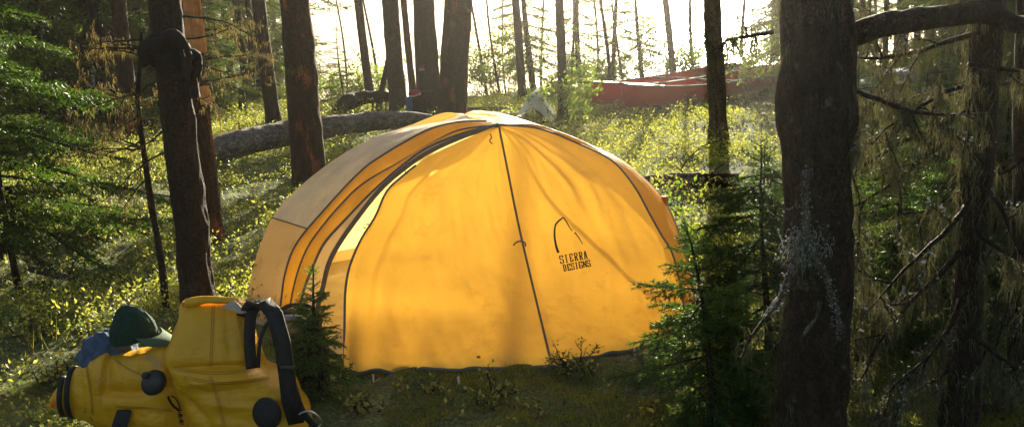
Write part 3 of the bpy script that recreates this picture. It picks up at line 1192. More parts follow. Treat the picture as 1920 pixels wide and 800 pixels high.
def px_crease(V, lines):
    v = V - CAM
    z = v @ fwd
    x = 960 + FOC * (v @ right) / z; y = 400 - FOC * (v @ up) / z
    o = np.zeros(len(V))
    for x0, y0, x1, y1, w, a in lines:
        L2 = (x1 - x0) ** 2 + (y1 - y0) ** 2
        t = np.clip(((x - x0) * (x1 - x0) + (y - y0) * (y1 - y0)) / L2, 0, 1)
        d = np.hypot(x - x0 - t * (x1 - x0), y - y0 - t * (y1 - y0))
        o += a * np.exp(-(d / w) ** 1.5) * (.35 + .65 * np.sin(math.pi * np.clip(t, .02, .98)))
    return o * (V[:, 1] < np.median(V[:, 1]) + .02)




def crumple(V, seed, amp=.010, fr=4.5):
    o = 0
    for k in range(3):
        rg = np.random.default_rng(seed + k)
        Q_, _ = np.linalg.qr(rg.normal(size=(3, 3)))
        q = (V @ Q_) * np.array([fr * .45, fr * .8, fr * 1.8]) * (1 + .6 * k)
        o = o + ((1 - np.abs(fbm(q, 2, seed + k))) ** 6 - .35) / (1 + .5 * k)
    return o * amp


YB = 3.72
p0 = gp(450, 838)
bag, put = rooted('dry_bag', 'upright yellow dry pack with black shoulder straps, standing in front of the tent', 'bag', A3(p0[0], YB, g1(p0[0], YB)))


def bag_disp(V):
    q = V @ np.array([[1, 0, .0], [0, 1, 0], [.35, 0, 1]])
    n = fbm(q * np.array([3.0, 3.0, 7.0]), 2, 71)
    f = .012 * (1 - 2.6 * np.abs(n)) * sstep(.62, .35, V[:, 2])
    f = f * .6 + px_crease(V, [(326, 690, 480, 688, 7, -.030), (350, 716, 520, 704, 9, .020), (352, 700, 430, 745, 7, .014), (390, 735, 500, 728, 7, -.016), (380, 752, 470, 765, 8, .010),
                         (372, 575, 352, 680, 16, .014), (425, 572, 436, 680, 11, -.014), (398, 572, 396, 660, 10, -.006), (460, 600, 474, 670, 9, .010), (345, 740, 400, 800, 8, -.020), (420, 770, 470, 795, 7, -.010), (540, 720, 560, 790, 6, -.01)])
    return f + .002 * fbm(V * 12, 3, 5) + crumple(V, 40, .006)


body = loft(pxs([(352, 448, 562, .02, .02), (343, 456, 566, .02, .05), (338, 466, 590, .01, .085), (327, 476, 630, 0, .12), (320, 484, 665, 0, .14), (331, 500, 692, 0, .145),
                 (338, 545, 712, 0, .15), (352, 562, 745, 0, .155), (368, 580, 790, 0, .16), (378, 592, 850, 0, .15), (385, 590, 885, 0, .12)], YB, .13), 110, 160, 3.2, bag_disp)
bo = put(body, 'body', M['bag'])
# folded top roll and label flap
tr_ = crom([at(349, 567, YB - .03), at(380, 561, YB - .035), at(415, 562, YB - .035), at(446, 566, YB - .03)], 16)
put(tube(tr_, .016, 10, disp=bag_disp), 'roll_top', M['bag'])
lab = [at(415, 574, YB - .075), at(440, 563, YB - .06), at(463, 586, YB - .075), at(450, 588, YB - .085)]
g = Geo(); g.add(np.array(lab + [q + A3(0, .004, 0) for q in lab]), np.array([[0, 1, 2, 3], [7, 6, 5, 4], [0, 4, 5, 1], [1, 5, 6, 2], [2, 6, 7, 3], [3, 7, 4, 0]]))
put(g, 'corner_flap', M['trim'], smooth=False)
put(rbox(.022, .012, .03, c=at(347, 572, YB - .02)), 'strap_end', M['orange'])
put(oval(500, 775, 27, 31, YB - .165, -.3), 'patch', M['black'])
put(ribbon([at(458, 592, YB - .03), at(476, 570, YB - .09), at(496, 566, YB - .13), at(515, 590, YB - .165), at(529, 640, YB - .185), at(538, 700, YB - .19), at(543, 750, YB - .19), at(556, 792, YB - .18)], .030, .008, wdir=right), 'shoulder_strap', M['black'])
put(ribbon(crom([at(472, 690, YB - .14), at(468, 640, YB - .12), at(470, 596, YB - .09), at(480, 574, YB - .05), at(498, 568, YB - .01), at(518, 584, YB + .03)], 24), .020, .007, wdir=right * .8 + fwd * .6), 'shoulder_strap', M['black'])
put(ribbon(crom([at(484, 688, YB - .15), at(488, 640, YB - .155), at(500, 608, YB - .15), at(512, 600, YB - .14)], 16), .007, .003, wdir=right), 'webbing', M['black'])
bk_ = ribbon(crom([at(526, 690, YB - .20), at(540, 688, YB - .205), at(552, 691, YB - .2)], 8), .010, .004, wdir=up)
put(bk_, 'strap_slider', M['rubber'])
put(tube(crom([at(560, 776, YB - .19), at(576, 770, YB - .2), at(592, 776, YB - .2), at(604, 792, YB - .19), at(596, 800, YB - .19)], 18), .0045, 6), 'buckle', M['metal'])
put(ribbon(crom([at(545, 700, YB - .18), at(556, 740, YB - .175), at(570, 775, YB - .18), at(600, 806, YB - .17)], 14), .012, .004, wdir=right), 'hip_belt', M['black'])

YL = 3.80
p1 = gp(230, 810)
lbag, put = rooted('dry_bag', 'slumped yellow dry bag lying on its side with two black bands round its rolled mouth', 'bag', A3(p1[0], YL, g1(p1[0], YL)))


def lbag_disp(V):
    n = fbm(V * np.array([4.0, 4.0, 8.0]), 2, 23)
    n2 = np.abs(fbm((V @ np.array([[1, 0, .5], [0, 1, 0], [-.6, 0, 1]])) * np.array([2.5, 3, 9.0]), 2, 29))
    c = px_crease(V, [(206, 664, 198, 735, 7, -.022), (196, 733, 280, 735, 7, -.034), (205, 752, 300, 752, 9, .016), (212, 668, 222, 715, 9, .010), (170, 682, 190, 760, 7, .012), (235, 770, 390, 772, 6, -.022), (240, 786, 380, 786, 8, .014),
                      (330, 660, 352, 720, 8, -.016), (350, 720, 400, 800, 7, -.018), (300, 640, 330, 700, 12, .008), (255, 690, 250, 730, 8, .007), (150, 690, 158, 770, 5, -.010)])
    return c + .013 * (.4 - 1.8 * n2) + .004 * n + .002 * fbm(V * 15, 2, 2) + crumple(V, 50, .006)


rows = [(97, 742, 757, .02, .010), (105, 729, 768, .02, .022), (122, 711, 772, .02, .035), (140, 692, 776, .02, .045), (160, 676, 782, .02, .06), (185, 664, 790, .01, .085), (203, 657, 800, 0, .105),
        (215, 663, 806, 0, .11), (250, 659, 824, -.01, .12), (285, 645, 838, -.01, .13), (318, 632, 846, -.01, .13), (350, 640, 850, .02, .13), (385, 660, 850, .05, .12), (410, 690, 845, .06, .09)]
secs = []
for x, t, b, dy, h in rows:
    a = at(x, t, YL + dy); q = at(x + (x - 250) * .05, b, YL + dy)
    secs.append(((a + q) / 2, (a - q) / 2, A3(0, h, 0)))
lb = loft(secs, 96, 150, 2.9, lbag_disp)
put(lb, 'body', M['bag'])
for x0, t0_, b0 in ((121, 709, 774), (137, 693, 777)):
    cA = at(x0, t0_ - 3, YL + .02); cB = at(x0 + 3, b0 + 3, YL + .02)
    cc = (cA + cB) / 2; hv = (cA - cB) / 2
    th = np.linspace(0, 2 * math.pi, 28)
    P = cc + hv[None] * np.cos(th)[:, None] * 1.04 + A3(0, 1, 0)[None] * np.sin(th)[:, None] * (.058 if x0 < 130 else .07)
    put(ribbon(P, .0095, .0035, wdir=right), 'strap_band', M['black'])
put(rbox(.03, .03, .025, c=at(104, 756, YL - .01)), 'strap_end', M['orange'])
put(oval(287, 717, 22, 25, YL - .150, .6, .012), 'valve', M['rubber'])
put(oval(273, 703, 7, 6, YL - .166, .2, .012), 'valve_cap', M['rubber'])
put(loft([(at(232, 772, YL - .15), right * .028, up * .01), (at(224, 800, YL - .17), right * .030, up * .01), (at(222, 830, YL - .17), right * .03, up * .01)], 16, 12, 4), 'side_handle', M['black'])


def on_geo_bvh(g):
    V = g.verts()
    F = [tuple(int(i) for i in f) for ff, _ in g.F for f in ff]
    return BVHTree.FromPolygons([tuple(v) for v in V], F)


lbv = on_geo_bvh(lb)


def print_stroke(bv, pts, w, geo, n=8, off=.0025):
    P = np.array([np.array(pts[0]) * (1 - t) + np.array(pts[-1]) * t for t in np.linspace(0, 1, n)], float) if len(pts) == 2 else crom([A3(*p, 0) for p in pts], n)[:, :2]
    T = np.gradient(P, axis=0); T /= np.linalg.norm(T, axis=1)[:, None] + 1e-9
    Nn = np.stack([-T[:, 1], T[:, 0]], 1) * w / 2
    out = []
    for Q in (P + Nn, P - Nn):
        for p in Q:
            d = ray(*p); d = d / np.linalg.norm(d)
            h = bv.ray_cast(Vector(CAM), Vector(d))
            if h[0] is None:
                return
            out.append(np.array(h[0]) - d * off * 1.5)
    n = len(P)
    geo.add(np.array(out), np.array([[i, i + 1, n + i + 1, n + i] for i in range(n - 1)]))


pg = Geo()
print_stroke(lbv, [(315, 742), (319, 752), (327, 762), (336, 768)], 4.5, pg)
print_stroke(lbv, [(321, 741), (329, 746), (335, 756), (338, 766)], 2.5, pg)
for k in range(5):
    x = 337 + 1.0 * k; y = 769 + 5.4 * k
    print_stroke(lbv, [(x - 5, y + 1), (x + 4, y + (2 if k % 2 else -1))], 2.0, pg, 4)
    print_stroke(lbv, [(x - 3, y + 3), (x + 3, y + 4)], 1.6, pg, 4)
if pg.n:
    put(pg, 'printed_mark', M['print'], smooth=False)
rg = Geo()
for dx in (0, 6, 12):
    print_stroke(lbv, [(270 + dx, 665 - dx * .3), (282 + dx, 678 - dx * .2), (291 + dx, 690 - dx * .1)], 1.4, rg)
if rg.n:
    put(rg, 'seam_lines', M['trim'], smooth=False)

rbv = on_geo_bvh(body)
sg2 = Geo()
for ln_ in ([(398, 572), (396, 620), (393, 686)], [(326, 688), (400, 697), (470, 691)], [(345, 705), (420, 716), (505, 706)], [(440, 574), (452, 630), (462, 684)], [(392, 705), (404, 740), (418, 795)]):
    for q_ in (0, 4):
        print_stroke(rbv, [(x + q_ * (abs(ln_[0][0] - ln_[-1][0]) < 60), y + q_ * (abs(ln_[0][0] - ln_[-1][0]) >= 60)) for x, y in ln_], 1.3, sg2, 24)
if sg2.n:
    Geo().merge(sg2, np.array(Matrix.Translation(-bag.location))).build('welded_seam', M['bag_seam'], bag, smooth=False)
sg2 = Geo()
for ln_ in ([(160, 684), (168, 730), (172, 776)], [(212, 672), (240, 690), (262, 700)], [(215, 760), (280, 764), (322, 768)]):
    for q_ in (0, 4):
        print_stroke(lbv, [(x + q_ * .7, y + q_ * .7) for x, y in ln_], 1.3, sg2, 20)
if sg2.n:
    put(sg2, 'welded_seam', M['bag_seam'], smooth=False)

# green cap on the slumped bag
pc = at(258, 630, YL + .02)
capo, put = rooted('cap', 'dark green baseball cap resting on the slumped yellow bag', 'cap', pc)
s = depth(pc) / FOC
th = np.linspace(0, math.pi / 2, 16); ph = np.linspace(0, 2 * math.pi, 36, endpoint=False)
T_, P_ = np.meshgrid(th, ph, indexing='ij')
V = np.stack([np.cos(T_) * np.cos(P_) * 43 * s, np.cos(T_) * np.sin(P_) * 40 * s, np.sin(T_) * 66 * s], -1).reshape(-1, 3)
V += (V / (np.linalg.norm(V, axis=1)[:, None] + 1e-9)) * (.010 * fbm(V * 22, 3, 8))[:, None]
RM = np.array(Matrix.Rotation(rad(-8), 3, 'Y'))
g = Geo(); g.add(V @ RM.T + at(254, 634, YL), grid_faces(16, 36, True))
put(g, 'cap_crown', M['green_cap'])
ph2 = np.linspace(-1.15, 1.15, 20)
inn_ = np.stack([np.cos(ph2) * 40 * s, np.sin(ph2) * 38 * s, np.zeros(20)], 1)
outb = np.stack([np.cos(ph2) * 44 * s + 30 * s * np.cos(ph2) ** .7, np.sin(ph2) * 39 * s, -.010 - .010 * np.sin(ph2) ** 2], 1)
BV = np.vstack([inn_, outb, inn_ - A3(0, 0, .004), outb - A3(0, 0, .004)])
BR_ = np.array(Matrix.Rotation(rad(-16), 3, 'Z')) @ np.array(Matrix.Rotation(rad(14), 3, 'Y'))
i = np.arange(19)
g = Geo(); g.add(BV @ BR_.T + at(262, 617, YL - .02), np.stack([i, i + 1, i + 21, i + 20], 1), np.stack([i + 40, i + 60, i + 61, i + 41], 1), np.stack([i + 20, i + 21, i + 61, i + 60], 1))
put(g, 'brim', M['cap_brim'])
seamP = np.stack([np.zeros(20) + np.cos(np.linspace(-.2, 1.5, 20)) * 42 * s, np.zeros(20), np.sin(np.linspace(-.2, 1.5, 20)) * 66 * s + .002], 1)
put(tube(seamP @ RM.T + at(254, 634, YL), .0022, 5), 'crown_seam', M['cap_brim'])
# crumpled denim hat
pd = at(200, 655, YL + .06)
dh, put = rooted('denim_hat', 'crumpled blue denim hat lying behind the green cap on the yellow bag', 'hat', pd)
V = np.stack([np.cos(T_) * np.cos(P_) * 50 * s, np.cos(T_) * np.sin(P_) * 40 * s, np.sin(T_) * 42 * s], -1).reshape(-1, 3)
V += (V / (np.linalg.norm(V, axis=1)[:, None] + 1e-9)) * (.026 * (1 - 2.2 * np.abs(fbm(V * 24, 4, 4))))[:, None]
g = Geo(); g.add(V + at(203, 668, YL + .06), grid_faces(16, 36, True))
put(g, 'hat_crown', M['denim'])
th3 = np.linspace(0, 2 * math.pi, 40, endpoint=False)
rr = [np.stack([np.cos(th3) * 46 * s * f, np.sin(th3) * 40 * s * f, zz + .010 * np.sin(th3 * 5 + f * 3)], 1) for f, zz in ((1, .012), (1.12, .0), (1.22, -.012), (1.2, -.016), (1.0, .004))]
g = Geo(); g.add(np.concatenate(rr) + at(204, 664, YL + .05), grid_faces(5, 40, True))
put(g, 'hat_brim', M['denim'])

# dark pack behind the little spruce
YP = 4.12
pp = gp(590, 775)
dp, put = rooted('backpack', 'black backpack with a grey lid pocket standing behind the small spruce', 'backpack', A3(pp[0] - .05, YP, g1(pp[0], YP)))
put(loft(pxs([(520, 585, 582, 0, .03), (512, 596, 588, 0, .07), (512, 604, 612, 0, .10), (518, 612, 660, 0, .11), (528, 616, 720, 0, .11), (542, 614, 770, 0, .09), (548, 606, 785, 0, .05)], YP, .12), 60, 80, 2.6, lambda V: crumple(V, 60, .02, 6) + .006 * fbm(V * 14, 3, 3)), 'body', M['black_cloth'])
put(loft(pxs([(528, 566, 592, -.10, .02), (524, 574, 602, -.11, .03), (528, 570, 618, -.11, .03), (532, 566, 626, -.10, .02)], YP, .03), 28, 24, 3, crease(4, .004, (20, 20, 20))), 'lid_pocket', M['grey_cloth'])
put(tube(crom([at(525, 582, YP - .05), at(545, 572, YP - .06), at(580, 574, YP - .06), at(596, 590, YP - .05)], 16), .009, 8), 'top_handle', M['black'])
put(tube(crom([at(596, 600, YP - .10), at(602, 640, YP - .12), at(600, 700, YP - .15), at(598, 750, YP - .14)], 16), .012, 8, flat=.4), 'compression_strap', M['black'])
put(tube(crom([at(590, 740, YP - .16), at(604, 752, YP - .17), at(612, 764, YP - .16)], 10), .012, 8), 'bottle', M['metal'])
put(tube(np.array([at(597, 752, YP - .15), at(612, 762, YP - .15)]), .010, 8), 'strap_end', M['orange'])
# ------------------------------------------------------------------ trees one can tell apart
rng0 = np.random.default_rng(42)


def wood_part(root, name, geo, m):
    return geo.build(name, m, root)


def twigs_on(root, B, P, R, specs, seed, lichen=None, m='twig', ln=.08, name='dead_branch', dens=60, w=.0012):
    """specs: (height, azimuth, length, radius, droop)"""
    rng = np.random.default_rng(seed)
    pts = []
    for h, az, L, r, dr in specs:
        g = Geo()
        c = np.array([np.interp(h, P[:, 2], P[:, i]) for i in range(3)])
        rr = np.interp(h, P[:, 2], R) * .8
        d = A3(math.cos(az), math.sin(az), dr)
        dead_branch(g, c + A3(math.cos(az), math.sin(az), 0) * rr, d, L, r, rng, 2, pts)
        g.build(name, M[m], root)
    if lichen and pts:
        hang(root, pts, rng, lichen, ln, dens, w)


def hang(root, pts, rng, lichen, ln, dens, w, name='lichen'):
    roots = []
    for p in pts:
        L = np.linalg.norm(p[-1] - p[0])
        k = rng.poisson(dens * L)
        t = rng.random(k) * (len(p) - 1)
        i = np.floor(t).astype(int).clip(0, len(p) - 2); f = (t - i)[:, None]
        roots.append(p[i] * (1 - f) + p[i + 1] * f)
    roots = np.concatenate(roots)
    if len(roots):
        roots = roots + rng.normal(0, .003, roots.shape)
        strands(roots, ln, w, rng, Geo(), 0).__class__
        g = Geo(); strands(roots, ln, w, rng, g, 0)
        tag(g.build(name, M[lichen], root), kind='stuff')


# A: the dark trunk on the left with clothing tied round it
TA, lean, r, P, R, B_A = px_tree('spruce_tree', 'thick dark trunk with black clothing tied round it, behind the yellow packs', (311, 0), (373, 594), 54, M['bark_dark'], H=11, k=84, rows=280, amp=.015, seed=3, open_=False, flare=.25)
twigs_on(TA, B_A, P, R, [(1.62, .2, .42, .007, -.1), (1.5, .5, .35, .006, -.2), (1.40, -.2, .30, .006, -.15), (1.22, .1, .26, .005, -.35), (1.05, 2.9, .40, .007, -.5), (.92, 3.3, .45, .006, -.3), (1.3, 3.0, .3, .005, -.2)],
         5, 'beard_gold', ln=.03, dens=80, w=.0014)
# rim of moss and lichen on the sun side of the trunk
g = Geo(); rg_ = np.random.default_rng(8)
zz = rg_.random(900) * 1.7; aa = .55 + rg_.normal(0, .22, 900)
cc = np.stack([np.interp(zz, P[:, 2], P[:, i]) for i in range(3)], 1); rr_ = np.interp(zz, P[:, 2], R)
strands(cc + np.stack([np.cos(aa) * rr_, np.sin(aa) * rr_, 0 * aa], 1), .04, .0018, rg_, g)
tag(g.build('lichen', M['beard_gold'], TA), kind='stuff')
# clothing tied round the trunk
ctr = lambda h: np.array([np.interp(h, P[:, 2], P[:, i]) for i in range(3)]) + B_A
rad_at = lambda h: float(np.interp(h, P[:, 2], R))
jk, put = rooted('jacket', 'bundle of black clothing knotted round the dark trunk', 'jacket', ctr(1.4))
hz = lambda py: at(330, py, B_A[1])[2] - B_A[2]
lump = lambda amp, s, fr=14: (lambda V: amp * (1 - 2 * np.abs(fbm(V * fr, 3, s))))
nj, mj = 30, 60
aj = np.linspace(-math.pi * 1.08, .35, mj)
Vj = []
for i in range(nj):
    for a_ in aj:
        f = i / (nj - 1)
        q_ = (a_ + math.pi) / math.pi
        top_ = hz(82 - 26 * math.sin(max(0, min(1, q_)) * math.pi) + 40 * max(0, q_ - .8))
        bot_ = hz(118 + 42 * max(0, q_) ** 1.3 + 5 * math.sin(a_ * 6))
        h = top_ + (bot_ - top_) * f
        rr = rad_at(h) + .012 + .024 * math.sin(math.pi * min(1, f * 1.15)) ** .6
        Vj.append(ctr(h) + A3(math.cos(a_) * rr, math.sin(a_) * rr, 0))
Vj = np.array(Vj)
dj = Vj - ctr(1.4); dj[:, 2] = 0; dj /= np.linalg.norm(dj, axis=1)[:, None]
Vj = Vj + dj * (.030 * (1 - 2.4 * np.abs(fbm((Vj @ np.array([[1, 0, .7], [0, 1, 0], [-.5, 0, 1]])) * np.array([9, 9, 20]), 3, 3))))[:, None]
g = Geo(); g.add(Vj, grid_faces(nj, mj))
put(g, 'jacket_body', M['black_cloth'])
YA = B_A[1] - .13
for nm, pts, rr in (('sleeve', [(310, 82, .02), (290, 84, .0), (274, 92, -.01), (267, 106, 0), (276, 120, .02)], .028), ('sleeve', [(296, 88, -.02), (322, 66, -.045), (343, 84, -.03), (350, 110, 0), (347, 150, .01)], .020),
                    ('sleeve', [(352, 105, .05), (366, 104, .06), (368, 128, .08), (362, 160, .08), (366, 184, .08)], .020)):
    c_ = crom([at(x, y, YA + dy) for x, y, dy in pts], 26)
    put(tube(c_, rr * (1 - .25 * np.linspace(0, 1, 26)), 16, disp=lump(.016, len(nm) + int(pts[0][0]), 20)), nm, M['black_cloth'])
put(ribbon(crom([at(312, 60, YA - .03), at(330, 66, YA - .045), at(342, 84, YA - .05), at(347, 106, YA - .04)], 20), .004, .002, wdir=fwd), 'piping', M['trim'])
put(ribbon(crom([at(362, 128, YA + .05), at(368, 140, YA + .06), at(372, 165, YA + .06), at(374, 184, YA + .06)], 16), .003, .002, wdir=fwd), 'piping', M['trim'])

# B: sunlit peeling trunk behind A
TB, lean, r, P, R, B_ = px_tree('pine_tree', 'slim trunk with orange peeling bark close behind the dark trunk with the clothing', (348, 0), (403, 452), 36, M['bark_red'], k=48, rows=160, amp=.008, seed=5)
g = Geo(); rg_ = np.random.default_rng(3)
for i in range(28):
    h = (1.40 + .5 * rg_.random()) if i < 26 else .9 + .4 * rg_.random(); a = -.25 + rg_.normal(0, .45)
    c_ = np.array([np.interp(h, P[:, 2], P[:, k]) for k in range(3)]); rr = np.interp(h, P[:, 2], R) + .010 + .012 * rg_.random()
    hh, ww = .05 + .08 * rg_.random(), .35 + .35 * rg_.random()
    aa = np.linspace(a - ww, a + ww, 6); zz = np.linspace(-hh, hh, 5)
    Vp = [[c_[0] + math.cos(x) * (rr + .012 * (abs(x - a) / ww) ** 2), c_[1] + math.sin(x) * (rr + .012 * (abs(x - a) / ww) ** 2), c_[2] + z] for z in zz for x in aa]
    g.add(np.array(Vp), grid_faces(5, 6))
g.build('peeling_bark', M['peeled'], TB)
twigs_on(TB, B_, P, R, [(1.3, .3, .5, .006, 0), (1.15, .1, .55, .006, -.15), (1.5, .6, .4, .005, .1)], 15, 'beard_gold', ln=.03, dens=120)

TREES = [
    # label, top px, base, width px, bark, distance when the base is hidden, open crown
    ('pine_tree', 'dark slim trunk rising behind the left end of the big fallen log', (486, 0), (513, 240), 27, 'bark_dark', None),
    ('pine_tree', 'broad reddish pine trunk just behind the left shoulder of the yellow tent', (549, 0), (586, 352), 59, 'bark_red', 8.9),
    ('pine_tree', 'pale leaning trunk standing alone against the bright lake', (672, 0), (694, 187), 16, 'bark_grey', 16.5),
    ('pine_tree', 'grey brown trunk left of the small red-lidded pack', (729, 0), (751, 213), 31, 'bark_grey', 14.6),
    ('pine_tree', 'thin mossy trunk squeezed between two stouter trunks near the small pack', (757, 0), (776, 195), 13, 'bark_red', 15.8),
    ('pine_tree', 'stout dark trunk with the small red-lidded pack leaning on its foot', (796, 0), (806, 217), 40, 'bark_dark', 14.2),
    ('spruce_tree', 'darkest slim trunk half hidden behind the stout trunk with the pack', (782, 0), (790, 200), 16, 'bark_dark', 16.4),
    ('pine_tree', 'broad orange brown pine trunk right above the top of the yellow tent', (856, 0), (850, 232), 54, 'bark_red', 12.6),
    ('spruce_tree', 'slender dark trunk left of the white cloth on the stump', (966, 0), (981, 190), 15, 'bark_dark', 15.5),
    ('spruce_tree', 'slender dark trunk rising out of the bright green leafy shrub', (1049, 0), (1055, 222), 17, 'bark_dark', 12.8),
    ('pine_tree', 'trunk standing in the sun glare in front of the red canoes', (1336, 0), (1346, 268), 31, 'bark_glare', None),
    ('birch_tree', 'thin pale crooked trunk washed out by the sun glare behind the canoes', (1247, 0), (1268, 176), 13, 'bark_grey', 17.2),
]
for i, (nm, lb_, top, base, wp, bk2, d) in enumerate(TREES):
    near = wp > 30
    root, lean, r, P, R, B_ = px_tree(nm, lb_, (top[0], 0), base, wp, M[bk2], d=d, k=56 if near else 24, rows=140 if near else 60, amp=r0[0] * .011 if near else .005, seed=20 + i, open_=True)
    rg_ = np.random.default_rng(300 + i)
    sp = [(.5 + 1.6 * rg_.random(), rg_.random() * 6.28, .25 + .5 * rg_.random(), .005, -.1) for _ in range(5 if near else 7)]
    twigs_on(root, B_, P, R, sp, 400 + i)

# N: the big shaded trunk on the right
TN, lean, r, P, R, B_N = px_tree('spruce_tree', 'very thick shaded trunk with a broken grey lichen-covered stick on its face', (1521, 0), (1532, 800), 108, M['bark_big'], d=3.25, k=120, rows=400, amp=.024, seed=9, open_=False, taper=.6, flare=.2)
PN, RN = P, R
ctrN = lambda h: np.array([np.interp(h, PN[:, 2], PN[:, i]) for i in range(3)])
radN = lambda h: float(np.interp(h, PN[:, 2], RN))
lN = lambda px, py, Y: at(px, py, Y) - B_N
g = Geo()
bp = crom([lN(1560, 95, 3.3), lN(1600, 66, 3.27), lN(1660, 47, 3.25), lN(1740, 34, 3.25), lN(1800, 26, 3.27), lN(1850, 24, 3.3), (lN(1900, 42, 3.32)), lN(1990, 58, 3.35)], 40)
tube(bp, np.linspace(.036, .022, 40), 18, disp=bark_disp(.008, 14, 4), geo=g)
g.build('limb', M['bark_big'], TN)
rg_ = np.random.default_rng(12)
pts = [bp]
g = Geo()
dead_branch(g, bp[20], (.3, .2, .6), .3, .008, rg_, 2, pts)
dead_branch(g, bp[30], (.5, -.1, -.8), .45, .009, rg_, 2, pts)
dead_branch(g, bp[26], (-.2, .1, .8), .25, .006, rg_, 2, pts)
dead_branch(g, lN(1590, 160, 3.3), (.9, .1, -.35), .55, .010, rg_, 2, pts)
dead_branch(g, lN(1450, 60, 3.3), (-1, .2, .1), .25, .008, rg_, 2, pts)
dead_branch(g, lN(1460, 560, 3.2), (-.8, -.3, -.6), .30, .010, rg_, 2, pts)
g.build('dead_branch', M['twig'], TN)
hang(TN, pts, rg_, 'beard', .08, 190, .0017)
# beard lichen down both flanks of the trunk
g = Geo()
n = 5200
zz = .05 + 1.75 * rg_.random(n); sd_ = rg_.random(n) < .62
aa = np.where(sd_, math.pi - .15, .15) + rg_.normal(0, .28, n)
keep = fbm(np.stack([zz * 4, sd_ * 3.0, 0 * zz], 1), 2, 6) > -.15
cc = np.stack([np.interp(zz, PN[:, 2], PN[:, i]) for i in range(3)], 1); rr_ = np.interp(zz, PN[:, 2], RN)
rt = (cc + np.stack([np.cos(aa) * rr_, np.sin(aa) * rr_, 0 * aa], 1))[keep]
strands(rt, .085, .0019, rg_, g)
tag(g.build('lichen', M['beard'], TN), kind='stuff')
# broken grey stick with lichen flakes standing off the trunk
def flakes(geo, P, size, rg, n):
    P = np.asarray(P)
    idx = rg.integers(0, len(P), n)
    Q = P[idx] + rg.normal(0, size * 1.1, (n, 3))
    leaves(Q, size * (.5 + rg.random(n)), rg, geo, aspect=1.1)


for pts_, rr, fs, nf in ((
        [(1512, 318, 3.06), (1509, 350, 3.05), (1510, 385, 3.05), (1512, 420, 3.06)], .010, .007, 160),
        ([(1512, 420, 3.06), (1513, 455, 3.05), (1525, 480, 3.04), (1545, 510, 3.04), (1556, 545, 3.04), (1570, 590, 3.04), (1575, 625, 3.05)], .011, .007, 420),
        ([(1515, 450, 3.06), (1495, 480, 3.05), (1478, 520, 3.03), (1462, 560, 3.02), (1440, 590, 3.0)], .009, .007, 260),
        ([(1538, 565, 3.06), (1530, 595, 3.05), (1515, 615, 3.04), (1505, 630, 3.02)], .006, .004, 4)):
    c_ = crom([lN(*p) for p in pts_], 24)
    g = Geo(); tube(c_, rr * np.linspace(1, .5, 24), 8, disp=bark_disp(.003, 30, 3), geo=g)
    o = g.build('broken_stick', M['dead_wood'], TN)
    g = Geo(); flakes(g, c_, fs, rg_, nf)
    tag(g.build('lichen_flakes', M['flake'], o), kind='stuff')
g = Geo()
c_ = np.array([lN(1512 + rg_.normal(0, 24), 462 + rg_.normal(0, 18), 3.05) for _ in range(160)])
strands(c_, .06, .0016, rg_, g, sway=1.2)
flakes(g, c_, .008, rg_, 330)
tag(g.build('lichen', M['flake'], TN), kind='stuff')

# P: lichen-draped dead spruce at the right edge
TPq, lean, r, P, R, B_ = px_tree('dead_spruce', 'dead trunk heavily draped with hanging beard lichen near the right edge', (1850, 0), (1800, 800), 52, M['bark_dark'], d=3.5, k=40, rows=160, amp=.008, seed=31, open_=False)
rg_ = np.random.default_rng(77)
pts = []
lP = lambda px, py, Y: at(px, py, Y) - B_
for px, py, dx, dy, dz, L, rr in ((1815, 380, -.6, -.5, -.7, .55, .012), (1800, 470, -.7, -.4, -.9, .60, .012), (1815, 330, .5, -.5, -.5, .45, .010), (1800, 560, -.5, -.5, -.8, .45, .010), (1810, 250, -.9, -.2, -.3, .55, .011), (1830, 200, -.9, .1, -.5, .6, .010),
                                  (1820, 160, -.8, -.3, .1, .5, .009), (1805, 620, .7, -.4, -.5, .45, .010), (1815, 120, .8, -.2, -.3, .5, .010), (1800, 680, -.8, -.3, -.6, .35, .009), (1825, 430, .7, -.4, -.4, .4, .010), (1840, 60, -.8, .0, -.5, .6, .011)):
    g = Geo()
    dead_branch(g, lP(px, py, 3.45), (dx, dy, dz), L, rr, rg_, 2, pts)
    g.build('dead_branch', M['bark_dark'], TPq)
pts.append(P[(P[:, 2] > .1) & (P[:, 2] < 1.7)] + A3(0, -.03, 0))
hang(TPq, pts, rg_, 'beard', .10, 170, .0015)
g = Geo()
n = 3200; zz = .02 + 1.7 * rg_.random(n); aa = rg_.random(n) * 6.28
kp = fbm(np.stack([np.cos(aa), np.sin(aa), zz * 5], 1) * 1.3, 2, 12) > -.1
cc = np.stack([np.interp(zz, P[:, 2], P[:, i]) for i in range(3)], 1); rr_ = np.interp(zz, P[:, 2], R) + .03 * rg_.random(n) ** 2
strands((cc + np.stack([np.cos(aa) * rr_, np.sin(aa) * rr_, 0 * aa], 1))[kp], .07, .0022, rg_, g, sway=.9)
al = np.concatenate(pts[:-1]); ix = rg_.integers(0, len(al), 7500)
cl = al[ix]; cl = cl[fbm(cl * 9, 2, 31) > -.05]
strands(cl + rg_.normal(0, .012, cl.shape), .05, .0020, rg_, g, sway=1.3)
tag(g.build('lichen', M['beard'], TPq), kind='stuff')
g = Geo(); allp = np.concatenate(pts)
flakes(g, allp, .011, rg_, 1500)
tag(g.build('lichen_flakes', M['flake'], TPq), kind='stuff')
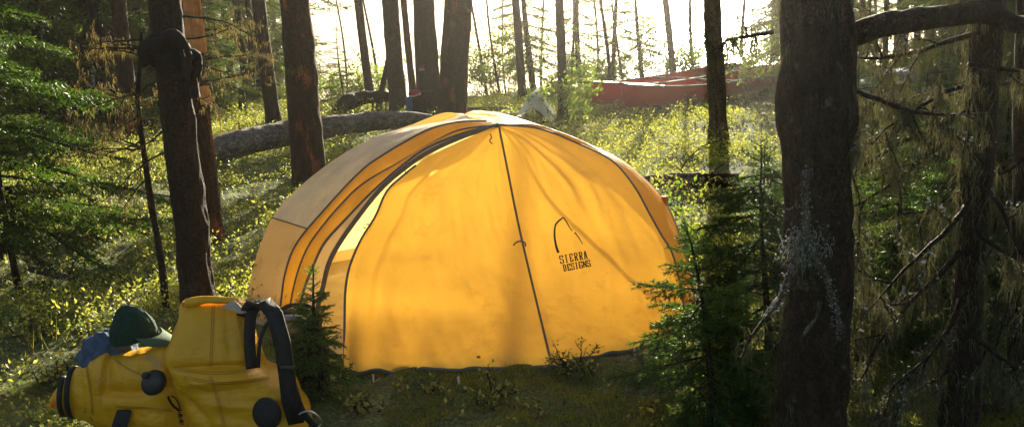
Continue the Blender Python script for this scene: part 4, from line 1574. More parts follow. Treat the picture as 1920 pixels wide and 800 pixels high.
# second draped dead spruce, further right and lower
TP2, lean, r, P, R, B_2 = px_tree('dead_spruce', 'dark dead trunk with grey lichen cut by the right edge of the picture', (1935, 0), (1915, 800), 46, M['bark_dark'], d=3.9, k=30, rows=100, amp=.008, seed=33, open_=False)
pts = []
lP = lambda px, py, Y: at(px, py, Y) - B_2
for px, py, dx, dy, dz, L, rr in ((1910, 640, -.6, -.5, -.4, .5, .010), (1915, 480, -.7, -.4, -.5, .5, .010), (1920, 300, -.8, -.3, -.3, .6, .010), (1915, 720, -.7, -.5, -.2, .45, .009), (1925, 150, -.9, .2, -.2, .7, .010)):
    g = Geo()
    dead_branch(g, lP(px, py, 3.85), (dx, dy, dz), L, rr, rg_, 2, pts)
    g.build('dead_branch', M['bark_dark'], TP2)
hang(TP2, pts, rg_, 'beard', .09, 300, .0018)
g = Geo(); flakes(g, np.concatenate(pts), .011, rg_, 500); tag(g.build('lichen_flakes', M['flake'], TP2), kind='stuff')

# R: dead sapling left of A
pr = gp(310, 575)
ds = thing('dead_sapling', 'thin crooked dead sapling with tufts of golden lichen, left of the dark trunk', 'tree', pr)
stemP = crom([gp(310, 575) - A3(0, 0, .1)] + [at(x, y, pr[1]) for x, y in ((306, 520), (296, 450), (283, 380), (272, 300), (264, 240), (258, 190), (262, 130), (266, 60))], 40) - pr
g = Geo(); tube(stemP, np.linspace(.021, .009, 40), 12, disp=bark_disp(.003, 30, 8), geo=g); g.build('stem', M['bark_dark'], ds)
rg_ = np.random.default_rng(4); pts = []
for i in range(16):
    t = 20 + int(19 * rg_.random()); az = rg_.random() * 6.28 if i > 7 else math.pi + rg_.normal(0, .5)
    g = Geo(); dead_branch(g, stemP[t], (math.cos(az), math.sin(az), rg_.normal(-.1, .3)), .25 + .3 * rg_.random(), .006, rg_, 2, pts)
    g.build('dead_branch', M['twig'], ds)
hang(ds, pts, rg_, 'beard_gold', .045, 55, .0014)

# ------------------------------------------------------------------ spruces with living needles
def spruce_thing(label, base, H, rmax, zlow, n, lod, seed, needle='needle', lean=(0, 0), name='spruce_sapling', group=None, d=None, rtrunk=None, lich=None, up_top=.5, power=.85):
    B = gp(*base) if d is None else None
    if B is None:
        q = at(base[0], base[1], d); B = A3(q[0], d, g1(q[0], d))
    root = thing(name, label, 'tree' if H > 1 else 'sapling', B, group)
    tr, cr = spruce(H, rmax, zlow, n, lod, seed, lean, rtrunk, up_top, power)
    tr.build('trunk', M['bark_dark'], root)
    cr.build('crown', [M['twig'], M[needle]], root, smooth=False)
    return root, B


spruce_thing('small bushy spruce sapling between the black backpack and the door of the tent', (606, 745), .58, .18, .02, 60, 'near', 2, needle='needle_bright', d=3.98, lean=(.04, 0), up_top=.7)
spruce_thing('dark spruce sapling with spreading branches in front of the right corner of the tent', (1340, 792), .74, .46, .10, 30, 'near', 5, d=3.75, lean=(-.16, 0.02))
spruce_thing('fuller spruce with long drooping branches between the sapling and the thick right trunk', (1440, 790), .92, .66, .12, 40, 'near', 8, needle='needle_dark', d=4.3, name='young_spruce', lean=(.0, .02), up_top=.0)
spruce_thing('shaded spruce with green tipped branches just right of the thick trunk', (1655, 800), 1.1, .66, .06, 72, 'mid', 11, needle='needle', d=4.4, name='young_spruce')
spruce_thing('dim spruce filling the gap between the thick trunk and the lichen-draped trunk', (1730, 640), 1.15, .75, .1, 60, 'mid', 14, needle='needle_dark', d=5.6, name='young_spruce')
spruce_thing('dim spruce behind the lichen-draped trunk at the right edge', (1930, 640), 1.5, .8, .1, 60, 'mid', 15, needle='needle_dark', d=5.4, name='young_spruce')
spruce_thing('low spruce beside the end of the thin fallen log, right of the tent', (1425, 450), .62, .45, .03, 40, 'mid', 17, needle='needle', d=6.2, name='young_spruce')
spruce_thing('big green spruce with sunlit branch tips filling the left edge', (-40, 470), 4.2, 1.4, .45, 84, 'mid', 21, needle='needle', d=6.3, name='spruce_tree', up_top=.3)
spruce_thing('lower spruce with crooked branches in front of the big spruce at the left edge', (30, 500), 1.5, .55, .35, 40, 'mid', 22, needle='needle_warm', d=6.0, name='young_spruce')
spruce_thing('little spruce in front of the bright lake, left of the pale leaning trunk', (646, 186), 1.3, .42, .05, 40, 'mid', 27, needle='needle_warm', d=16, name='young_spruce')
spruce_thing('airy spruce right of the slender dark trunk, against the bright lake', (1000, 170), 4.4, .75, .2, 70, 'mid', 28, needle='needle_warm', d=17.5, name='young_spruce')
spruce_thing('thin airy spruce behind the leafy shrub against the lake', (1088, 165), 4.0, .65, .15, 60, 'mid', 29, needle='needle_warm', d=18.2, name='young_spruce')
spruce_thing('thin airy spruce between the canoes and the lake', (1150, 165), 3.6, .6, .2, 46, 'mid', 30, needle='needle_warm', d=18.6, name='young_spruce')
spruce_thing('sparse young spruce in the glare just behind the second canoe', (1205, 165), 3.0, .55, .1, 40, 'mid', 34, needle='needle_warm', d=18.0, name='young_spruce')

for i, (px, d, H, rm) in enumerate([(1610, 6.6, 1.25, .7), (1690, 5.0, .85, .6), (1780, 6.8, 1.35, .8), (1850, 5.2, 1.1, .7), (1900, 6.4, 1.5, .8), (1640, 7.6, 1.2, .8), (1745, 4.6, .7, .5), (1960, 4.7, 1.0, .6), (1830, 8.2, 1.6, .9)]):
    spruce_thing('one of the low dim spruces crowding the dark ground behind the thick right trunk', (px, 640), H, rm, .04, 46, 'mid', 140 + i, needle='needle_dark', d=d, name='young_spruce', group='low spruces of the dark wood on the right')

# background stand: shared meshes, individually placed
protos = []
for s_, (H, rm, zl, n) in enumerate([(6.5, 1.3, .7, 80), (7.5, 1.1, 1.0, 70), (5.0, 1.3, .15, 80)]):
    tr, cr = spruce(H, rm, zl, n, 'mid' if s_ == 2 else 'far', 60 + s_, (.01 * s_, 0), .06 + .02 * s_)
    protos.append((tr.mesh('trunk', [M['bark_dark']]), cr.mesh('crown', [M['twig'], M['needle_warm' if s_ != 1 else 'needle']], False)))
LB = {'left': 'one of the many dark spruces crowding the shady wood on the left', 'right': 'one of the dim spruces in the dark wood on the right', 'shore': 'one of the spruces lining the lake shore behind the trunks'}


def bg_spruce(x, y, which, sc, rz, kind):
    root = thing('spruce_tree', LB[kind], 'tree', (x, y, g1(x, y) - .05), {'left': 'spruces of the wood on the left', 'right': 'spruces of the wood on the right', 'shore': 'spruces along the shore'}[kind], rz)
    for me, nm in zip(protos[which], ('trunk', 'crown')):
        o = bpy.data.objects.new(nm, me); COL.objects.link(o); o.parent = root
    root.scale = (sc, sc, sc)
    return root


rg_ = np.random.default_rng(2024)
def px_x(px, y):
    return float(at(px, 100, y)[0])


for i in range(46):
    y = 13 + 26 * rg_.random() ** 1.2
    px = -120 + 690 * rg_.random()
    if y < 17 and 430 < px:
        px -= 300
    if y > 18 and px > 560: px -= 60
    bg_spruce(px_x(px, y), y, int(rg_.integers(3)), .75 + .5 * rg_.random(), rg_.random() * 6.28, 'left')
for i in range(22):
    y = 11 + 12 * rg_.random()
    px = -140 + 540 * rg_.random() * (1 if y > 14 else .6)
    bg_spruce(px_x(px, y), y, int(rg_.integers(3)), .7 + .5 * rg_.random(), rg_.random() * 6.28, 'left')
for i in range(34):
    y = 9 + 16 * rg_.random()
    px = 1440 + 570 * rg_.random()
    if y < 14 and 1590 < px < 1790: px += 220
    if px < 1600: y += 7
    bg_spruce(px_x(px, y), y, int(rg_.integers(3)), .7 + .5 * rg_.random(), rg_.random() * 6.28, 'right')
for px, y, sc, w_ in ((1545, 12.2, .8, 0), (1575, 9.6, .6, 1), (1500, 15, .9, 2), (1850, 8.2, .7, 1), (1800, 11.5, .9, 0), (1950, 7.5, .8, 2), (1900, 10, 1, 1), (1520, 17, 1, 0)):
    bg_spruce(px_x(px, y), y, w_, sc, px * .1, 'right')
# plain bare trunks of the left wood
trunk_lib = []
for s_ in range(3):
    z = np.concatenate([np.linspace(-.2, 3, 50), np.linspace(3.3, 11, 10)])
    Pt = np.stack([.03 * np.sin(z * .9 + s_), .03 * np.cos(z * .7 + s_), z], 1)
    trunk_lib.append(tube(Pt, .1 * (1 - .8 * np.clip(z, 0, None) / 11) + .04 * np.exp(-np.clip(z, 0, None) / .15), 24, disp=bark_disp(.007, 9, 50 + s_)).mesh('trunk', [M['bark_dark'] if s_ != 1 else M['bark_red']]))
for i, (px, y, wp) in enumerate([(100, 14, 24), (128, 17, 14), (178, 15, 11), (208, 19, 16), (236, 12.5, 30), (258, 18, 14), (60, 18, 16), (30, 15, 20), (430, 20, 13), (455, 17, 14), (405, 22, 16), (520, 24, 12), (150, 23, 14), (290, 21, 18), (75, 24, 12), (470, 26, 10)]):
    x = px_x(px, y)
    root = thing('pine_tree', 'one of the bare dark trunks standing among the spruces on the left', 'tree', (x, y, g1(x, y)), 'bare trunks of the wood on the left', rg_.random() * 6)
    sc = wp * y / FOC / .2
    o = bpy.data.objects.new('trunk', trunk_lib[i % 3]); COL.objects.link(o); o.parent = root
    o.scale = (sc, sc, 1)
    add_crown(root, (0, 0), 1.0, i, False)
for i, (px, y, wp) in enumerate([(1697, 14, 13), (1660, 11, 10), (1775, 12, 18), (1880, 13, 16), (1745, 16, 12), (1615, 15, 12), (1840, 17, 12)]):
    x = px_x(px, y)
    root = thing('pine_tree', 'one of the bare trunks around the blue tent in the wood on the right', 'tree', (x, y, g1(x, y)), 'bare trunks of the wood on the right', rg_.random() * 6)
    sc = wp * y / FOC / .2
    o = bpy.data.objects.new('trunk', trunk_lib[i % 3]); COL.objects.link(o); o.parent = root
    o.scale = (sc, sc, 1)
    add_crown(root, (0, 0), 1.0, i, False)
for i, (x, y) in enumerate([(3.3, 1.7), (2.7, -.6), (5.0, 3.4)]):  # unseen pines added to cut the sky light on the right
    root = thing('pine_tree', 'one of the unseen pines added beside the camera to shade the lichen-draped trunks', 'tree', (x, y, g1(x, y)), 'unseen pines added to shade the right side', i * 2.0)
    o = bpy.data.objects.new('trunk', trunk_lib[i % 3]); COL.objects.link(o); o.parent = root
    for j, k in enumerate((.62, 1.0)):
        c_ = add_crown(root, (0, 0), k, i + j, False)
# thin saplings of the shore against the water
for i, (px, y, wp) in enumerate([(640, 19, 5), (705, 18.5, 6), (908, 18, 6), (932, 17.5, 5), (945, 19, 4), (1012, 18.5, 5), (1070, 18, 6), (1120, 18.5, 5), (1143, 18, 8), (1165, 18.5, 5), (1300, 18.5, 8), (1390, 18, 8)]):
    x = px_x(px, y)
    root = thing('shore_sapling', 'one of the thin bare saplings outlined against the bright lake', 'sapling', (x, y, g1(x, y)), 'thin saplings along the shore')
    h = 3.0
    z = np.linspace(-.1, h, 16)
    Pt = np.stack([.10 * np.sin(z * 1.1 + i) - .02 * z, .05 * np.cos(z + i), z], 1)
    Pt[:, 0] -= Pt[1, 0]
    g = tube(Pt, wp / 2 * y / FOC * (1 - .6 * z.clip(0) / h), 8)
    g.build('trunk', M['bark_grey'], root)
    g = Geo()
    for k in range(9):
        hh = .3 + 2.3 * rg_.random(); az = rg_.random() * 6.28
        dead_branch(g, [np.interp(hh, z, Pt[:, j]) for j in range(3)], (math.cos(az), math.sin(az), .2), .3 + .3 * rg_.random(), .006, rg_, 1)
    g.build('dead_branch', M['bark_grey'], root)

# ------------------------------------------------------------------ leafy shrubs
def shrub(label, loc, H, rx, nst, nl, size, seed, material='leaf', name='leafy_shrub', group=None):
    rg = np.random.default_rng(seed)
    root = thing(name, label, 'shrub', loc, group)
    g = Geo(); pts = []
    for i in range(nst):
        az = rg.random() * 6.28
        dead_branch(g, (rg.normal(0, .03), rg.normal(0, .03), -.03), (math.cos(az) * rx / H, math.sin(az) * rx / H, 1), H * (.6 + .5 * rg.random()), .006, rg, 2, pts, sag=.05, wig=.15)
    g.build('stem', M['twig'], root)
    Q = np.concatenate([p[3:] for p in pts])
    idx = rg.integers(0, len(Q), nl)
    g = Geo(); leaves(Q[idx] + rg.normal(0, size * .6, (nl, 3)), size * (.6 + .7 * rg.random(nl)), rg, g, aspect=.65)
    g.build('foliage', M[material], root, smooth=False)
    return root


b = gp(1062, 236)
shrub('bright green leafy shrub glowing in the backlight beside the white cloth', b, .85, .34, 9, 900, .06, 3)
SH = [(612, 17, .9), (660, 17.5, .7), (700, 18, .9), (900, 17.5, .9), (925, 18, 1.2), (950, 18.5, 1.0), (1020, 17.5, 1.1), (1100, 18.6, .55), (1140, 18.4, .6), (1190, 18, 1.2), (1220, 18.4, 1.3), (1260, 18, .8), (1400, 17, 1.1), (1430, 15, 1.1), (1310, 18.6, .7)]
for i, (px, y, h) in enumerate(SH):
    x = px_x(px, y)
    shrub('one of the leafy bushes edging the lake shore', (x, y, g1(x, y)), h * 1.2, .55, 9, 1300, .05, 500 + i, 'leaf', 'shore_bush', 'leafy bushes along the shore')

# ------------------------------------------------------------------ fallen wood
def log(label, pts, radii, material='log_wood', name='fallen_log', k=40, n=90, amp=.012, seed=1, branches=(), cat='log'):
    P = crom(pts, n)
    R = np.interp(np.linspace(0, 1, n), np.linspace(0, 1, len(radii)), radii)
    o0 = P[0]
    root = thing(name, label, cat, o0)
    tube(P - o0, R, k, disp=bark_disp(amp, 7, seed), geo=None).build('trunk', M[material], root)
    rg = np.random.default_rng(seed)
    if branches:
        for t, d, L, r in branches:
            g = Geo(); dead_branch(g, P[int(t * (n - 1))] - o0, d, L, r, rg, 2); g.build('dead_branch', M['twig'], root)
    return root


log('big grey weathered log lying across the clearing behind the tent', [at(372, 298, 10.4), at(440, 272, 10.7), at(520, 254, 11.1), at(600, 240, 11.5), at(690, 229, 11.9), at(760, 226, 12.2), at(850, 232, 12.6)],
    (.145, .14, .13, .115, .105, .095, .075), branches=((.15, (.2, 0, 1), .25, .012), (.45, (-.2, .2, 1), .2, .01)))
l0 = gp(1375, 350)
log('thin dark fallen log between the tent and the glaring trunk', [at(1205, 342, 8.3), at(1260, 338, 8.2), at(1320, 338, 8.15), at(1385, 338, 8.1)], (.05, .055, .06, .055), 'bark_dark', amp=.008, seed=4, k=28,
    branches=((.35, (.6, 0, .9), .42, .010), (.5, (-.3, -.2, .5), .3, .008), (.65, (.4, -.3, .6), .3, .008)))
log('thin grey log half buried behind the top of the tent', [at(875, 208, 13.6), at(960, 209, 13.8), at(1045, 213, 14.0)], (.05, .06, .05), seed=6, k=20, amp=.006)
log('second thin grey log lying closer, behind the white cloth', [at(930, 218, 12.9), at(985, 219, 13.0), at(1050, 226, 13.1)], (.04, .045, .035), seed=7, k=20, amp=.006)
log('dark arched root bridging over the ground near the lake', [gp(632, 216) - A3(0, 0, .05), at(648, 196, 14.8), at(672, 185, 15), at(705, 181, 15.1), at(745, 183, 15.2)], (.11, .12, .10, .07, .06), 'bark_dark', 'arched_root', seed=8, k=24, cat='root',
    branches=((.7, (.1, 0, -1), .3, .03), (.85, (-.1, 0, -1), .28, .025), (.55, (-.1, .1, .8), .3, .015)))
log('leaning dead pole propped beside the grey brown trunk', [gp(706, 213) - A3(0, 0, .05), at(716, 170, 15.2), at(728, 110, 15.4), at(735, 60, 15.6)], (.05, .045, .035, .03), 'bark_dark', 'leaning_pole', seed=9, k=16, amp=.004)
log('dark log on the ground in the shady wood on the left', [at(165, 226, 14.2), at(205, 228, 14.0), at(255, 232, 13.8), at(290, 236, 13.7)], (.09, .11, .1, .08), 'bark_dark', seed=10, k=20)
log('broken stump stub standing in the shady wood left of the big log', [gp(455, 214) - A3(0, 0, .1), at(454, 190, 15.2), at(452, 168, 15.2)], (.07, .055, .045), 'bark_dark', 'stump', seed=12, k=18, cat='stump')
log('pale fallen stick in the grass beside the dead sapling', [gp(330, 520) + A3(0, 0, .04), gp(290, 535) + A3(0, 0, .05), gp(245, 590) + A3(0, 0, .03)], (.016, .018, .014), 'dead_wood', 'fallen_stick', seed=13, k=12, amp=.003, n=40, cat='stick')
log('dark fallen stick on the sunlit ground at the left', [gp(60, 520) + A3(0, 0, .06), gp(110, 530) + A3(0, 0, .05), gp(165, 536) + A3(0, 0, .03)], (.02, .022, .014), 'dead_wood', 'fallen_stick', seed=14, k=12, amp=.003, n=40, branches=((.4, (-.4, .2, .7), .3, .007), (.7, (.3, .3, .8), .25, .006)), cat='stick')
log('crooked dead stick poking out of the undergrowth below the left spruce', [gp(0, 480) - A3(0, 0, .03), at(18, 430, 6.1), at(26, 390, 6.1), at(14, 350, 6.1)], (.03, .026, .022, .016), 'bark_dark', 'fallen_stick', seed=15, k=12, amp=.004, n=40, branches=((.5, (.8, 0, .6), .3, .010),), cat='stick')

# ------------------------------------------------------------------ canoes
def canoe(label, bow, ang, L=4.5, seed=1):
    root = thing('canoe', label, 'canoe', bow, 'red canoes', ang)
    n, k = 60, 22
    s = np.linspace(0, 1, n)
    e = np.abs(2 * s - 1)
    half = .42 * np.clip(1 - e ** 2.6, 0, 1) ** .75 + .004
    sheer = .27 + .14 * e ** 2.6
    keel = .10 * e ** 5 + .02
    x = s * L + .12 * np.where(s < .5, 1, -1) * (1 - np.clip((1 - e) / .06, 0, 1)) * 0
    th = np.linspace(-math.pi / 2, math.pi / 2, k)

    def shell(off):
        V = []
        for i in range(n):
            u = th / (math.pi / 2)
            yy = np.sign(u) * (np.abs(np.sin(th)) ** .62) * (half[i] - off)
            zz = keel[i] + off + (sheer[i] - keel[i]) * np.abs(u) ** 2.2
            ex = (sheer[i] - zz) / sheer[i]
            xx = x[i] + (.16 * ex ** 2 if s[i] < .06 else (-.16 * ex ** 2 if s[i] > .94 else 0)) * (1 - np.clip((1 - e[i]) / .12, 0, 1))
            V.append(np.stack([np.full(k, 1) * xx, np.clip(yy, -half[i], half[i]), zz], 1))
        return np.concatenate(V)
    g = Geo(); g.add(shell(0), grid_faces(n, k)); g.build('hull', M['red'], root)
    g = Geo(); g.add(shell(.008), grid_faces(n, k)[:, ::-1]); g.build('lining', M['red'], root)
    for sg in (-1, 1):
        P = np.stack([x, sg * half, sheer], 1)
        tube(P, .014, 8).build('gunwale', M['tape'], root)
    for sl, i0, i1 in ((1, 0, 8), (-1, n - 9, n - 1)):
        ii = np.arange(i0, i1 + 1)
        V = np.concatenate([np.stack([x[ii], half[ii], sheer[ii] + .012], 1), np.stack([x[ii], 0 * ii, sheer[ii] + .03], 1), np.stack([x[ii], -half[ii], sheer[ii] + .012], 1)])
        g = Geo(); g.add(V, grid_faces(3, len(ii))); g.build('deck', M['red'], root)
    for t in (.28, .74):
        j = int(t * n)
        rbox(.24, 2 * half[j] - .02, .03, c=(x[j], 0, sheer[j] - .09), geo=None).build('seat', M['dead_wood'], root)
    j = n // 2
    rbox(.06, 2 * half[j] - .01, .03, c=(x[j], 0, sheer[j] - .02)).build('thwart', M['dead_wood'], root)
    return root


def canoe_at(label, px, py, Y, ang, z=None):
    b = at(px, py, Y)
    return canoe(label, A3(b[0], Y, g1(b[0], Y) + .01 if z is None else z), ang)


canoe_at('red canoe further left, its bow poking out behind the other canoe', 1096, 205, 14.1, rad(46))
canoe_at('red canoe lying in front, its middle vanishing in the sun glare', 1166, 212, 13.35, rad(44))

# ------------------------------------------------------------------ small belongings
b = gp(1012, 232)
stp, put = rooted('stump', 'short dark stump under the white cloth', 'stump', b)
put(tube(crom([b - A3(0, 0, .1), b + A3(.01, 0, .15), at(1005, 178, b[1])], 20), np.linspace(.06, .035, 20), 14, disp=bark_disp(.012, 14, 4)), 'trunk', M['bark_dark'])
put(tube(crom([at(1006, 185, b[1]), at(1018, 166, b[1]), at(1030, 160, b[1])], 10), np.linspace(.015, .006, 10), 6), 'stub', M['bark_dark'])
YC = b[1] - .02
wc, put = rooted('cloth', 'white cloth draped over the stump behind the tent', 'cloth', at(1000, 190, YC))
rg_ = np.random.default_rng(5)
nr, nc = 26, 40
topc = at(1008, 166, YC)
Vc = []
for i in range(nr):
    f = i / (nr - 1)
    for j in range(nc):
        a = 2 * math.pi * j / nc
        prof_r = .01 + .25 * f ** .75 + .035 * f * math.sin(a * 4 + 1) + .02 * f * math.sin(a * 7)
        drop = .33 * f ** 1.0 * (1 + .28 * math.sin(a * 2.0 + 2.2)) + .02 * f * math.sin(a * 5)
        Vc.append(topc + A3(math.cos(a) * prof_r * .95 - .05 * f, math.sin(a) * prof_r * .7, -drop))
g = Geo(); g.add(np.array(Vc), grid_faces(nr, nc, True))
put(g, 'drape', M['white_cloth'])
hm = np.array(Vc).reshape(nr, nc, 3)[-1]
put(tube(np.vstack([hm, hm[:1]]), .006, 5, caps=False), 'hem', M['trim'])

b = at(781, 215, 13.7); b[2] = g1(b[0], 13.7)
sp_, put = rooted('daypack', 'small dark pack with a red lid and pale blue side leaning on the stout trunk', 'backpack', b)
put(loft(pxs([(768, 795, 180, 0, .05), (765, 798, 190, 0, .09), (766, 798, 212, 0, .1), (768, 796, 228, 0, .09)], 13.7, .1), 28, 24, 3, crease(6, .012)), 'body', M['black_cloth'])
put(loft(pxs([(768, 786, 169, 0, .05), (766, 789, 174, 0, .09), (767, 788, 180, 0, .09)], 13.65, .08), 24, 16, 3, crease(7, .008)), 'lid', M['red_cloth'])
put(loft(pxs([(763, 772, 182, 0, .03), (762, 773, 196, 0, .04), (763, 772, 214, 0, .04)], 13.58, .04), 20, 16, 3, crease(8, .008)), 'side_pocket', M['blue_cloth'])
put(ribbon([at(767, 181, 13.55), at(778, 180, 13.53), at(789, 176, 13.55)], .012, .004, wdir=up), 'reflective_band', M['white_cloth'])
tg, put = rooted('cloth_tag', 'tiny red and white rag on the stout trunk above the pack', 'rag', at(791, 128, 13.9))
put(rbox(.06, .03, .035, c=at(791, 126, 13.88)), 'red_patch', M['red_cloth'])
put(rbox(.075, .02, .02, c=at(791, 131, 13.88)), 'white_patch', M['white_cloth'])

def garment(label, pts, Y, w, m, seed, trimm=None):
    P = crom([at(x, y, Y) for x, y in pts], 24)
    o, put = rooted('garment', label, 'clothing', P[0])
    put(tube(P, w * (1 + .25 * np.sin(np.linspace(0, 9, 24))), 16, flat=.5, disp=lump(.02, seed, 9)), 'cloth', M[m])
    if trimm:
        put(ribbon(P + A3(w * .9, -.04, 0), .018, .008, wdir=right), 'white_edge', M[trimm])


garment('pale blue cloth hanging on a thin trunk in the wood on the left', [(170, 128), (172, 142), (174, 160)], 14.7, .035, 'blue_cloth', 3, 'white_cloth')
garment('blue garment with a white edge hanging low in the wood on the left', [(162, 180), (163, 196), (165, 210)], 14.6, .045, 'blue_cloth', 5, 'white_cloth')

# blue tent in the wood on the right
def blue_tent():
    Yb = 10.6
    c = at(1712, 238, Yb); c[2] = g1(c[0], Yb)
    o = thing('dome_tent', 'blue dome tent half hidden behind branches in the wood on the right', 'tent', c)
    W, D, H = 1.0, .8, at(1712, 128, Yb)[2] - c[2]
    n, k = 24, 48
    th = np.linspace(0, math.pi / 2, n); ph = np.linspace(0, 2 * math.pi, k, endpoint=False)
    tt, pp_ = np.meshgrid(th, ph, indexing='ij')
    sag = 1 - .06 * np.cos(4 * pp_) * np.sin(tt)
    V = np.stack([np.sin(tt) ** .9 * np.cos(pp_) * W * sag, np.sin(tt) ** .9 * np.sin(pp_) * D * sag, np.cos(tt) ** .9 * H], -1).reshape(-1, 3)
    V += (V / (np.linalg.norm(V, axis=1)[:, None] + 1e-9)) * (.02 * fbm(V * 5, 2, 3))[:, None]
    g = Geo(); g.add(V, grid_faces(n, k, True)); g.build('fly', M['blue'], o)
    for a in (rad(45), rad(135)):
        t = np.linspace(-math.pi / 2, math.pi / 2, 30)
        Pp = np.stack([np.sin(t) * math.cos(a) * W * 1.03 * 1.06, np.sin(t) * math.sin(a) * D * 1.06 * 1.03, np.cos(t) ** .9 * H * 1.02 + .005], 1)
        tube(Pp, .008, 8).build('pole', M['tape'], o)
    t = np.linspace(.25, math.pi / 2, 16)
    Pp = np.stack([.28 * W * np.ones(16) * np.sin(t), -np.sin(t) ** .9 * D * .98, np.cos(t) ** .9 * H], 1)
    tube(Pp, .008, 6).build('zip', M['white_cloth'], o)
blue_tent()

# ------------------------------------------------------------------ far shore
fs = Geo(); rg_ = np.random.default_rng(6)
n = 900
fx = rg_.uniform(-420, 420, n); fy = 425 + 120 * rg_.random(n) ** 1.5; fz = gh(fx, fy)
fh = 7 + 4 * rg_.random(n); fr = 1.6 + 1.2 * rg_.random(n)
a = np.linspace(0, 2 * math.pi, 7, endpoint=False)
for lvl in range(4):
    z0_, z1_ = .1 + .2 * lvl, .1 + .2 * lvl + .32
    ring_ = np.stack([fx[:, None] + np.cos(a) * fr[:, None] * (1 - .22 * lvl), fy[:, None] + np.sin(a) * fr[:, None] * (1 - .22 * lvl), np.repeat((fz + fh * z0_)[:, None], 7, 1) + rg_.normal(0, .4, (n, 7))], -1)
    tip = np.stack([fx, fy, fz + fh * min(1, z1_)], 1)[:, None]
    V = np.concatenate([ring_, tip], 1).reshape(-1, 3)
    b8 = np.arange(n)[:, None] * 8; j = np.arange(7)[None]
    fs.add(V, np.stack([b8 + j, b8 + (j + 1) % 7, b8 + 7 + 0 * j], -1).reshape(-1, 3))
o = fs.build('distant_forest', M['forest'], smooth=False)
tag(o, 'dark strip of forest on the far side of the lake', 'forest', kind='stuff')

# ------------------------------------------------------------------ undergrowth and moss
def in_tent(x, y, grow=0.0):
    c = cen[:2]
    q = ring[:, :2]
    q = c + (q - c) * (1 + grow)
    inside = np.zeros(len(x), bool)
    j = len(q) - 1
    for i in range(len(q)):
        cnd = ((q[i, 1] > y) != (q[j, 1] > y)) & (x < (q[j, 0] - q[i, 0]) * (y - q[i, 1]) / (q[j, 1] - q[i, 1] + 1e-12) + q[i, 0])
        inside ^= cnd
        j = i
    return inside


def scatter(n, y0, y1, half, rg, pw=1.0, dens=None):
    y = y0 + (y1 - y0) * rg.random(n) ** pw
    x = (rg.random(n) * 2 - 1) * (half(y))
    keep = ~in_tent(x, y, .02)
    if dens is not None:
        keep &= rg.random(n) < dens(x, y)
    x, y = x[keep], y[keep]
    k2 = ~((x > -1.72) & (x < -.55) & (y > 3.45) & (y < 4.3))
    x, y = x[k2], y[k2]
    return np.stack([x, y, gh(x, y)], 1)


rg_ = np.random.default_rng(99)
half = lambda y: .62 * y + 1.2
patch = lambda x, y: fbm(np.stack([x * .9, y * .9, 0 * x], 1), 3, 61)
dens_u = lambda x, y: np.clip(.52 + 1.5 * patch(x, y), .08, 1) * np.where((y < 5.4) & (x > -1.6), .04 + .16 * sstep(4.5, 5.6, y), 1) * np.where((x > .7) & (y > 5.4), .62, 1)
C = scatter(66000, 3.4, 17.5, half, rg_, .85, dens_u)
hgt = (.05 + .13 * rg_.random(len(C)) ** 1.5) * (1 + .6 * np.clip(patch(C[:, 0] + 7, C[:, 1]), -.6, 1))
m_ = 9
Pn = np.repeat(C, m_, 0)
hh = np.repeat(hgt, m_)
k_ = len(Pn)
t_ = rg_.random(k_)
Pn = Pn + np.stack([rg_.normal(0, .03, k_) * (.4 + t_), rg_.normal(0, .03, k_) * (.4 + t_), hh * t_], 1)
ug = Geo()
szs = (.014 + .014 * rg_.random(k_)) * (1 + .03 * Pn[:, 1])
leaves(Pn, szs, rg_, ug, up_bias=.25, aspect=.55)
C2 = scatter(2600, 4.6, 15, half, rg_, .85, lambda x, y: dens_u(x, y) * np.clip(.5 + 1.5 * fbm(np.stack([x * .7 + 9, y * .7, 0 * x], 1), 2, 77), .03, 1))
P2_ = np.repeat(C2, 16, 0); k2_ = len(P2_); t2_ = rg_.random(k2_)
P2_ = P2_ + np.stack([rg_.normal(0, .05, k2_) * (.4 + t2_), rg_.normal(0, .05, k2_) * (.4 + t2_), np.repeat(.10 + .16 * rg_.random(len(C2)), 16) * (.3 + .7 * t2_)], 1)
leaves(P2_, (.022 + .018 * rg_.random(k2_)) * (1 + .02 * P2_[:, 1]), rg_, ug, up_bias=.4, aspect=.42)
gr = scatter(30000, 4.4, 15, half, rg_, .85, lambda x, y: np.clip(dens_u(x, y) + .1, 0, 1) * np.clip(.35 + 1.6 * fbm(np.stack([x * 1.6 + 3, y * 1.6, 0 * x], 1), 2, 88), .02, 1))
dg = rg_.normal(size=(len(gr), 3)) * .35; dg[:, 2] = 1
sg_ = np.cross(dg, rg_.normal(size=dg.shape)); sg_ /= np.linalg.norm(sg_, axis=1)[:, None]
lg_ = (.05 + .12 * rg_.random(len(gr)))[:, None]
ug.add(np.stack([gr - sg_ * .0025, gr + sg_ * .0025, gr + dg * lg_], 1).reshape(-1, 3), np.arange(3 * len(gr)).reshape(-1, 3), mat=1)
o = ug.build('undergrowth', [M['leaf_dark'], M['grass']], smooth=False)
tag(o, 'low leafy berry undergrowth covering the sunlit clearing', 'undergrowth', kind='stuff')
